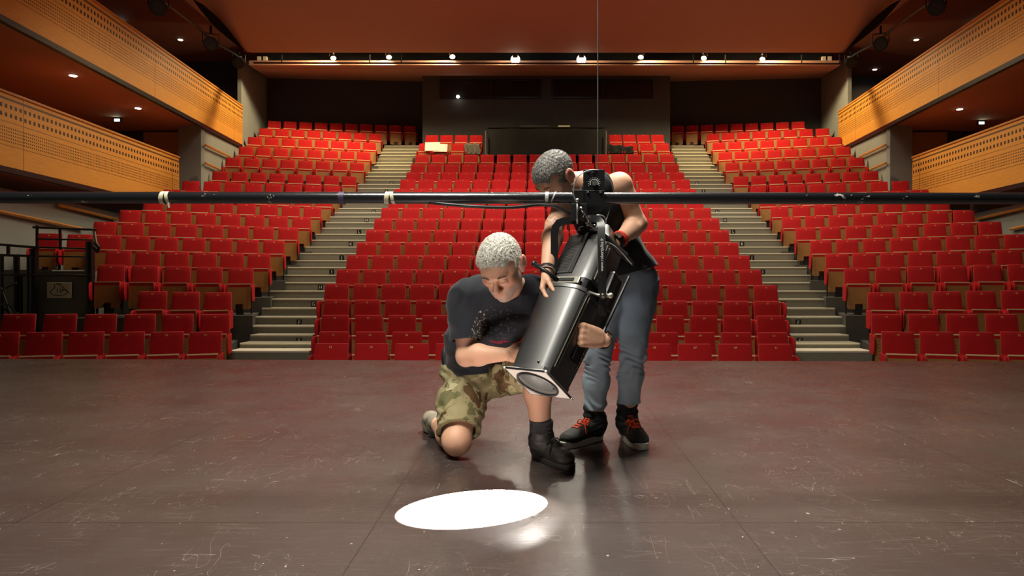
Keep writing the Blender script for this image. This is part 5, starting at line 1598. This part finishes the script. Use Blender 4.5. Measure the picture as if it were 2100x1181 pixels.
# ---- t-shirt
TEE = mat('faded_black_cotton', (0.011, 0.0125, 0.017), .9, spec=.15, var=.25, vscale=5, sheen=.10)
F_ = Field((-.58, 2.72, .22), (.22, 3.66, .98), .0045)
R = k_torso(F_, .012)
sp = R[:, 2]
dR = unit(K['elR'] - K['shR']); dL = unit(K['elL'] - K['shL'])
c = F_.cap
c(K['shR'], K['shR'] + dR * .20, .072, .076, .035); c(K['shL'], K['shL'] + dL * .18, .072, .074, .035)
F_.cap(K['waist'], K['pelvis'], .132, .135, .05)
def teew(p):
    d = folds(p, 4, .0065, 30, 4)
    d += .0028 * np.abs(np.sin((p @ V3(.55, .1, -.8)) * 48 + 2.5 * np.sin(p[:, 0] * 19 + p[:, 2] * 8))) ** 3
    # tight drag folds from the shoulders down to the waist
    d += .0045 * np.sin((p @ V3(.8, .2, .55)) * 75 + 2 * np.sin(p[:, 2] * 22)) * np.clip(1 - (p[:, 2] - .38) / .35, 0, 1)
    return d
F_.disp(teew)
# hem, sleeve ends, neck opening
F_.plane(V3(0, 0, .392), V3(0.10, 0, -1))
for a, d, L in ((K['shR'], dR, .190), (K['shL'], dL, .165)):
    p = a + d * L; F_.planebox(p, d + V3(0, 0, 0), p - .10, p + .10)
    F_.cap(p - d * .03, p + d * .05, .060, .062, .003, True)
nd = unit(KH.w((0, -.035, -.07)) - K['neck'])
F_.cap(K['neck'] + nd * .030, K['neck'] + nd * .12, .072, .085, .006, True)
F_.ell(K['neck'] + nd * .05 + R[:, 1] * .02, (.075, .07, .05), R, .01, True)
tee = F_.build('t_shirt', TEE, kbody)
# neck rib
mb = MB(); a = unit(np.cross(nd, R[:, 0])); b = R[:, 0]
# printed front: pale blotches and a red word, part of the shirt's cloth
tq = NB(TEE); tv, ts = tq.obj()
mp = tq.n('ShaderNodeMapping'); 
cen = K['chest'] + R[:, 1] * .12 + sp * .015
def lin(vec, off):
    a = tq.n('ShaderNodeVectorMath', operation='DOT_PRODUCT'); tq.l(tv, a.inputs[0]); a.inputs[1].default_value = tuple(vec); return tq.math('SUBTRACT', a.outputs['Value'], float(np.dot(vec, cen)) + off)
U_ = lin(-R[:, 0], 0.0); V_ = lin(sp, 0.0); W_ = lin(R[:, 1], 0.0)
facing = tq.math('GREATER_THAN', W_, -.05)
def blob(u0, v0, ru, rv):
    u0 -= .030; v0 += .05
    a = tq.math('DIVIDE', tq.math('SUBTRACT', U_, u0), ru); b = tq.math('DIVIDE', tq.math('SUBTRACT', V_, v0), rv)
    return tq.math('LESS_THAN', tq.math('ADD', tq.math('MULTIPLY', a, a), tq.math('MULTIPLY', b, b)), 1.0)
vor = tq.n('ShaderNodeTexVoronoi'); vor.inputs['Scale'].default_value = 95; tq.l(tv, vor.inputs['Vector'])
spk = tq.math('LESS_THAN', vor.outputs['Distance'], .36)
big = tq.math('MULTIPLY', blob(-.035, -.03, .036, .075), spk)
frm = tq.math('MULTIPLY', blob(.045, -.02, .10, .10), tq.math('GREATER_THAN', tq.noise(tv, 70, 3, .7), .60))
red = tq.math('MULTIPLY', blob(.075, -.115, .045, .012), tq.math('GREATER_THAN', tq.noise(tv, 130, 2, .6), .46))
base = tq.b.inputs['Base Color'].links[0].from_socket
colr = tq.mix(tq.math('MULTIPLY', tq.math('MULTIPLY', frm, facing), .5), base, (.13, .13, .11))
colr = tq.mix(tq.math('MULTIPLY', tq.math('MULTIPLY', big, facing), .8), colr, (.36, .33, .25))
colr = tq.mix(tq.math('MULTIPLY', tq.math('MULTIPLY', red, facing), .8), colr, (.35, .01, .03))
tq.l(colr, tq.b.inputs['Base Color'])
# ---- camouflage cargo shorts
CAMO = mat('camouflage_cotton', (.3, .28, .15), .9, spec=.15); cq = NB(CAMO); cv, cs = cq.obj()
n1 = cq.noise(cv, 7, 3, .55, .8); n2 = cq.noise(cv, 10, 3, .55, 1.2, stretch=(1, 1, .6)); n3 = cq.noise(cv, 17, 2, .5, 1.0, stretch=(.6, 1, 1))
cc = cq.mix(cq.math('GREATER_THAN', n1, .56), (.27, .235, .125), (.135, .13, .060))
cc = cq.mix(cq.math('GREATER_THAN', n2, .585), cc, (.085, .050, .022))
cc = cq.mix(cq.math('GREATER_THAN', n3, .62), cc, (.42, .38, .22))
cq.l(cc, cq.b.inputs['Base Color'])
F_ = Field((-.60, 2.80, .04), (.16, 3.66, .60), .0045)
c = F_.cap
sh_p = unit(K['pelvis'] - K['waist'])
F_.ell(K['pelvis'], (.185, .135, .13), R, .03)
dRk = K['kneeR'] - K['hipR']; dLk = K['kneeL'] - K['hipL']
for h_, d_ in ((K['hipR'], dRk), (K['hipL'], dLk)):
    c(h_, h_ + d_ * .45, .112, .108, .05); c(h_ + d_ * .45, h_ + d_ * 1.0, .108, .096, .03)
F_.ell(K['hipR'] + dRk * .45 + V3(-.09, -.02, 0), (.035, .06, .075), None, .03)      # cargo pocket
def camw(p):
    t = folds(p, 5, .005, 42, 9)
    t += .006 * np.sin((p @ V3(.9, .1, -.6)) * 80 + 2.2 * np.sin(p[:, 0] * 30 + p[:, 2] * 18)) * np.exp(-(((p[:, 2] - .36) / .11) ** 2))
    t += .003 * np.sin((p @ V3(.7, .2, .7)) * 120 + 2 * np.sin(p[:, 2] * 35))
    return t
F_.disp(camw)
dn = unit(dRk)
pR = K['hipR'] + dRk * .88; F_.planebox(pR, unit(dn + V3(.12, .05, .05)), pR - V3(.14, .16, .14), pR + V3(.125, .14, .13))
F_.cap(pR - dn * .03, pR + dn * .1, .078, .08, .003, True)
pL = K['hipL'] + dLk * .96; dl = unit(dLk); F_.planebox(pL, dl, pL - V3(.12, .12, .12), pL + V3(.12, .10, .12))
F_.cap(pL - dl * .03, pL + dl * .08, .074, .075, .003, True)
F_.planebox(V3(0, 0, .43), V3(0, 0, 1), V3(-.62, 3.06, .2), V3(-.08, 3.68, .62))
shorts = F_.build('shorts', CAMO, kbody)
# pocket flap seam
POU = mat('black_pouch', (.012, .012, .013), .6)
# belt pouch at the hip
F_ = Field(PP(912, 735, 3.35) - .13, PP(912, 735, 3.35) + .13, .004)
F_.ell(PP(914, 732, 3.34), (.022, .045, .055), None, .01)
F_.build('belt_pouch', POU, kbody)
# ---- boots
BOOT = mat('worn_black_leather', (0.018, 0.017, 0.015), .5, spec=.4, var=.5, vscale=18, bump=.15, bscale=90)
BSOLE = mat('dark_rubber_sole', (0.030, 0.027, 0.022), .6)
SOCK = mat('black_sock_knit', (0.012, 0.012, 0.013), .95, bump=.4, bscale=300)
hl = PP(1096, 945, 3.14); hl[2] = 0
shoe('boot', hl, V3(.42, -.62, 0), K['ankL'] + V3(-.004, .008, .0), .285, .108, BOOT, BSOLE, mat('black_laces', (.015, .014, .012), .7), kbody, .051, K['ankL'] + V3(-.004, .002, .095), label='worn black lace-up boot planted on the floor')
F_ = Field(K['ankL'] + V3(-.1, -.1, -.02), K['ankL'] + V3(.1, .1, .18), .004)
F_.cap(K['ankL'] + V3(-.003, .002, .04), K['ankL'] + (K['kneeL'] - K['ankL']) * .30, .047, .049, .01)
F_.disp(lambda p: .0016 * np.sin(p[:, 2] * 260 + np.sin(p[:, 0] * 60)))
F_.plane(K['ankL'] + (K['kneeL'] - K['ankL']) * .30, K['kneeL'] - K['ankL'])
F_.build('sock', SOCK, kbody)
# rear foot: toes tucked, seen side-on at the left
hr = PP(893, 861, 3.60); tr = PP(884, 905, 3.55); 
SH2 = mat('olive_brown_boot', (.16, .14, .10), .65, var=.4, vscale=15)
F_ = Field(PP(890, 880, 3.52) - .17, PP(890, 880, 3.52) + .17, .004)
a0 = K['ankR']; heel2 = PP(884, 862, 3.60); toe2 = PP(896, 898, 3.52); 
F_.cap(a0, heel2, .044, .042, .02); F_.cap(heel2, PP(886, 888, 3.60), .042, .042, .03); F_.cap(PP(886, 888, 3.60), toe2, .040, .034, .03); F_.cap(a0, toe2, .045, .034, .03)
F_.plane(V3(0, 0, .004), V3(0, 0, -1))
F_.disp(lambda p: .002 * np.sin(p[:, 2] * 120 + 2 * np.sin(p[:, 1] * 50)))
b2 = F_.build('boot', SH2, kbody)
mb = MB(); sl_ = spline([Vector(PP(880, 850, 3.62)), Vector(PP(872, 872, 3.64)), Vector(PP(875, 892, 3.63)), Vector(PP(886, 904, 3.56))], 6)
mb.tube(sl_, .010, 8); mb.build('sole', mat('tan_sole', (.35, .30, .20), .6), b2, smooth=True)
# ---- watch
fa = unit(K['wrL'] - K['elL'])
wt_ = wristband(K['wrL'] - fa * .012, fa, .031, .006, LBLACK2, 'wristwatch', kbody, 2)
mb = MB(); wc = K['wrL'] - fa * .012 + unit(V3(.6, -.3, .7)) * .033; mb.disc(Vector(wc), Vector(unit(V3(.6, -.3, .7))), .016, .008, 20); mb.build('watch_case', CHROME, wt_)
# ------------------------------------------------------------------ the standing man
S_ = dict(
 ankR=PP(1219, 868, 3.40), ankL=PP(1286, 866, 3.40), kneeR=PP(1226, 725, 3.33), kneeL=PP(1299, 712, 3.34),
 hipR=PP(1254, 592, 3.45), hipL=PP(1309, 588, 3.45), pelvis=PP(1282, 572, 3.45), waist=PP(1262, 515, 3.38), chest=PP(1230, 438, 3.27), neck=PP(1208, 378, 3.17),
 shL=PP(1270, 380, 3.18), shR=PP(1168, 392, 3.24), elL=PP(1308, 458, 3.22), wrL=PP(1264, 497, 3.10), elR=PP(1137, 462, 3.08), wrR=PP(1122, 556, 2.90))
SHd = Head(PP(1139, 366, 3.10), V3(-.50, -.40, -.76), V3(-.05, -.1, 1), 1.0)
spS = unit(S_['neck'] - S_['pelvis']); sideS = unit(S_['shL'] - S_['shR'])
fwS = unit(np.cross(spS, sideS)); fwS = fwS if fwS[1] < 0 else -fwS; sideS = np.cross(fwS, spS); RS = np.stack([sideS, fwS, spS], 1)
def s_torso(F_, g, kk=.03):
    c, e = F_.cap, F_.ell
    e(S_['pelvis'] + spS * .01, (.152 + g, .105 + g, .12 + g), RS, kk)
    e(S_['waist'], (.122 + g, .100 + g, .14 + g), RS, .05)
    e(S_['chest'] - spS * .01, (.128 + g, .108 + g, .15 + g), RS, .05)
    e(S_['chest'] + spS * .08 - fwS * .015, (.130 + g, .090 + g, .08 + g), RS, .05)
F_ = Field((-.06, 2.70, .00), (.68, 3.70, 1.46), .0042)
s_torso(F_, 0); c = F_.cap
for s in ('shR', 'shL'): c(S_['chest'] + spS * .12, S_[s], .052, .056, .04)
c(S_['chest'] + spS * .10, S_['neck'], .070, .058, .03)
c(S_['neck'], SHd.w((0, -.035, -.065)), .058, .054, .03)
limb(F_, S_['shL'], S_['elL'], .058, .050, .040, .025, t=.35); limb(F_, S_['elL'], S_['wrL'], .040, .045, .027, .02, t=.28)
F_.ell(S_['elL'] + V3(.006, .006, -.006), (.034, .034, .034), None, .015)
limb(F_, S_['shR'], S_['elR'], .055, .050, .040, .025, t=.4); limb(F_, S_['elR'], S_['wrR'], .040, .045, .027, .02, t=.28)
limb(F_, S_['hipR'], S_['kneeR'], .085, .078, .058, .03, t=.3); limb(F_, S_['hipL'], S_['kneeL'], .085, .078, .058, .03, t=.3)
limb(F_, S_['kneeR'], S_['ankR'], .053, .056, .037, .03, V3(0, .02, 0), .35); limb(F_, S_['kneeL'], S_['ankL'], .053, .056, .037, .03, V3(0, .02, 0), .35)
hand(F_, S_['wrR'] + unit(S_['wrR'] - S_['elR']) * .008, V3(-.08, -.35, -.90), V3(.75, -.35, 0.1), thumb=1, curl=(.5, .55, .4), sc=.95, tdir=V3(.25, -.65, -.55))
hand(F_, S_['wrL'] + unit(S_['wrL'] - S_['elL']) * .008, V3(-.62, -.55, -.42), V3(-.3, .3, -.8), thumb=1, curl=(.6, .7, .5), sc=.95)
SHd.grow(F_)
sbody = F_.build('person', SKIN)
def inkf(V):
    a, b = S_['elR'], S_['shR']; t = (V - a) @ (b - a) / ((b - a) @ (b - a)); d = np.linalg.norm(V - (a + np.clip(t, 0, 1)[:, None] * (b - a)), axis=1)
    band = np.exp(-((t + .02) / .16) ** 2) * (d < .08)
    return np.clip(band * (.5 + .5 * np.sin(V[:, 2] * 260 + 2 * np.sin(V[:, 0] * 150))), 0, 1) * .9
SHd.attr(sbody.data, .5, .9, inkf)
tag(sbody, 'standing man in black tank top and blue jeans bending over the pipe behind the spotlight', 'person')
brows(SHd, sbody, mat('dark_brow', (.04, .03, .025), .8))
HS = hair_mat('dark_grey_hair', (0.045, 0.043, 0.040), (0.33, 0.32, 0.29), .45)
F_ = Field(SHd.c - .16, SHd.c + .16, .0035); SHd.hair(F_, .007, .052, .95)
F_.disp(lambda p: .0018 * np.sin(p[:, 0] * 190 + 3 * np.sin(p[:, 2] * 80)) * np.sin(p[:, 2] * 180 + 2 * np.sin(p[:, 1] * 110)))
sh = F_.build('hair', HS, sbody, 1)
strands(SHd, sh, HS, 'hair_strands', 7500, .006, (0, .9, 0), 8, sh)
# ---- tank top
TANK = mat('black_tank_cotton', (0.012, 0.013, 0.014), .9, spec=.15, var=.25, vscale=6, sheen=.1)
F_ = Field((.02, 2.98, .70), (.68, 3.68, 1.40), .0045)
s_torso(F_, .014)
c = F_.cap
c(S_['chest'] + spS * .10, (S_['neck'] + S_['shL']) * .5 + spS * .0, .068, .062, .03); c(S_['chest'] + spS * .10, (S_['neck'] + S_['shR']) * .5, .068, .062, .03)
c(S_['waist'], S_['pelvis'] + spS * .0, .120, .150, .05)
F_.ell(S_['pelvis'] + V3(.045, -.0, .055), (.115, .12, .06), None, .05)      # loose hem swinging out
F_.disp(lambda p: folds(p, 5, .0045, 36, 21) + .004 * np.sin((p @ V3(.9, 0, .45)) * 60 + 2 * np.sin(p[:, 2] * 14)))
F_.plane(S_['pelvis'] + V3(0, 0, .030), V3(.25, 0, -1))
for s, r_ in (('shL', .072), ('shR', .072)):
    F_.cap(S_[s] + spS * .0, S_[s] + (S_[s] - S_['neck']) * .6, r_, .075, .008, True)
    F_.cap(S_[s], S_[s] - spS * .08, .068, .056, .01, True)
nd = unit(SHd.w((0, -.035, -.065)) - S_['neck']); F_.cap(S_['neck'] + nd * .005, S_['neck'] + nd * .14, .074, .09, .006, True)
F_.build('tank_top', TANK, sbody)
# ---- jeans
JEAN = mat('blue_denim', (.09, .12, .16), .85, spec=.2); jq = NB(JEAN); jv, js = jq.obj()
wv = jq.noise(jv, 300, 2, .7); fade = jq.noise(jv, 6, 3, .6)
zz = jq.math('MULTIPLY', jq.math('SUBTRACT', .62, js[2]), 1.7); zz = jq.math('MINIMUM', jq.math('MAXIMUM', zz, 0.0), 1.0)  # paler towards the shins: light from the floor pool put into the denim colour
jc = jq.mix(zz, (.095, .125, .165), (.52, .66, .76)); jc = jq.mix(jq.math('MULTIPLY', fade, .35), jc, (.34, .42, .48)); jc = jq.mix(jq.math('MULTIPLY', wv, .25), jc, (.03, .04, .06))
jq.l(jc, jq.b.inputs['Base Color'])
F_ = Field((.10, 3.10, .08), (.66, 3.66, .96), .0042)
F_.ell(S_['pelvis'] + spS * -.02, (.160, .118, .16), RS, .03)
hemR = PP(1217, 838, 3.40); hemL = PP(1287, 826, 3.40)
for h_, k_, a_, hem in (('hipR', 'kneeR', 'ankR', hemR), ('hipL', 'kneeL', 'ankL', hemL)):
    h0, k0, a0 = S_[h_], S_[k_], S_[a_]
    limb(F_, h0, k0, .100, .090, .063, .03, t=.3); limb(F_, k0, a0, .062, .061, .050, .03, V3(0, .012, 0), .4)
def jw(p):
    z_ = p[:, 2]
    m = np.exp(-((z_ - .40) / .085) ** 2)
    d = .0078 * m * np.sin(z_ * 170 + 3.0 * np.sin(p[:, 0] * 45 + z_ * 40) + p[:, 1] * 40) * (.6 + .4 * np.sin(p[:, 0] * 60 + z_ * 33))
    m2 = np.exp(-((z_ - .15) / .055) ** 2)
    d += .007 * m2 * np.sin(z_ * 120 + (p[:, 0] - .3) * 60 + 2 * np.sin(p[:, 0] * 50))
    return d + folds(p, 4, .003, 45, 31)
F_.disp(jw)
F_.plane(V3(0, 0, .93), V3(0, 0, 1))
for hem in (hemR, hemL):
    F_.planebox(hem, V3(0, 0, -1), hem - V3(.075, .12, .12), hem + V3(.0745, .12, .06))
    F_.cap(hem - V3(0, 0, .04), hem + V3(0, 0, .02), .044, .044, .003, True)
jeans = F_.build('jeans', JEAN, sbody)
# stitched side seam
mb = MB(); 
# ---- high-top sneakers
SNK = mat('charcoal_canvas_shoe', (.030, .030, .026), .75, var=.3, vscale=25, bump=.15, bscale=200)
WS = mat('white_rubber_sole', (.80, .77, .68), .6, var=.15, vscale=20)
RL = mat('orange_red_laces', (.95, .10, .03), .6)
hr = PP(1232, 905, 3.42); hr[2] = 0; hr = V3(.315, 3.46, 0); hL2 = V3(.440, 3.50, 0)
shoe('high_top_shoe', hr, V3(-.62, -.60, 0), S_['ankR'] + V3(.008, .005, 0), .29, .105, SNK, WS, RL, sbody, .050, S_['ankR'] + V3(.004, 0, .052), lace_ext=.70, sole_h=.034, label='charcoal high-top shoe pointing left with red laces and white sole')
shoe('high_top_shoe', hL2, V3(.16, -.80, 0), S_['ankL'] + V3(.0, .005, 0), .28, .105, SNK, WS, RL, sbody, .050, S_['ankL'] + V3(0, 0, .056), lace_ext=.72, sole_h=.034, label='charcoal high-top shoe pointing forward with red laces and white sole')
for nm, a_, hem in (('R', S_['ankR'], hemR), ('L', S_['ankL'], hemL)):
    F_ = Field(a_ + V3(-.1, -.1, -.02), a_ + V3(.1, .1, .16), .004)
    F_.cap(a_ + V3(0, 0, .03), hem + V3(0, 0, .02), .054, .050, .01); F_.disp(lambda p: .003 * np.sin(p[:, 2] * 170 + 2 * np.sin(p[:, 0] * 60)))
    F_.plane(hem + V3(0, 0, .03), V3(0, 0, 1)); F_.build('sock', SOCK, sbody)
# ---- bracelets, watch, red band, earring
fa = unit(S_['wrR'] - S_['elR'])
wristband(S_['wrR'] - fa * .012, fa, .031, .0045, mat('dark_bead', (.05, .035, .03), .4), 'bracelet', sbody, 2)
wristband(S_['wrR'] - fa * .000, fa, .0315, .0035, mat('pale_bead', (.40, .33, .28), .5), 'bracelet', sbody, 1)
fa = unit(S_['wrL'] - S_['elL'])
wristband(S_['wrL'] - fa * .006, fa, .031, .0065, LBLACK2, 'wristwatch', sbody, 2)
mb = MB(); wc = S_['wrL'] - fa * .006 + unit(V3(.1, -.6, .8)) * .034; mb.disc(Vector(wc), Vector(unit(V3(.1, -.6, .8))), .017, .008, 20); mb.build('watch_case', CHROME, sbody)
wristband(S_['wrL'] - fa * .034, fa, .034, .006, mat('red_wristband', (.65, .03, .02), .6), 'wristband', sbody, 2)
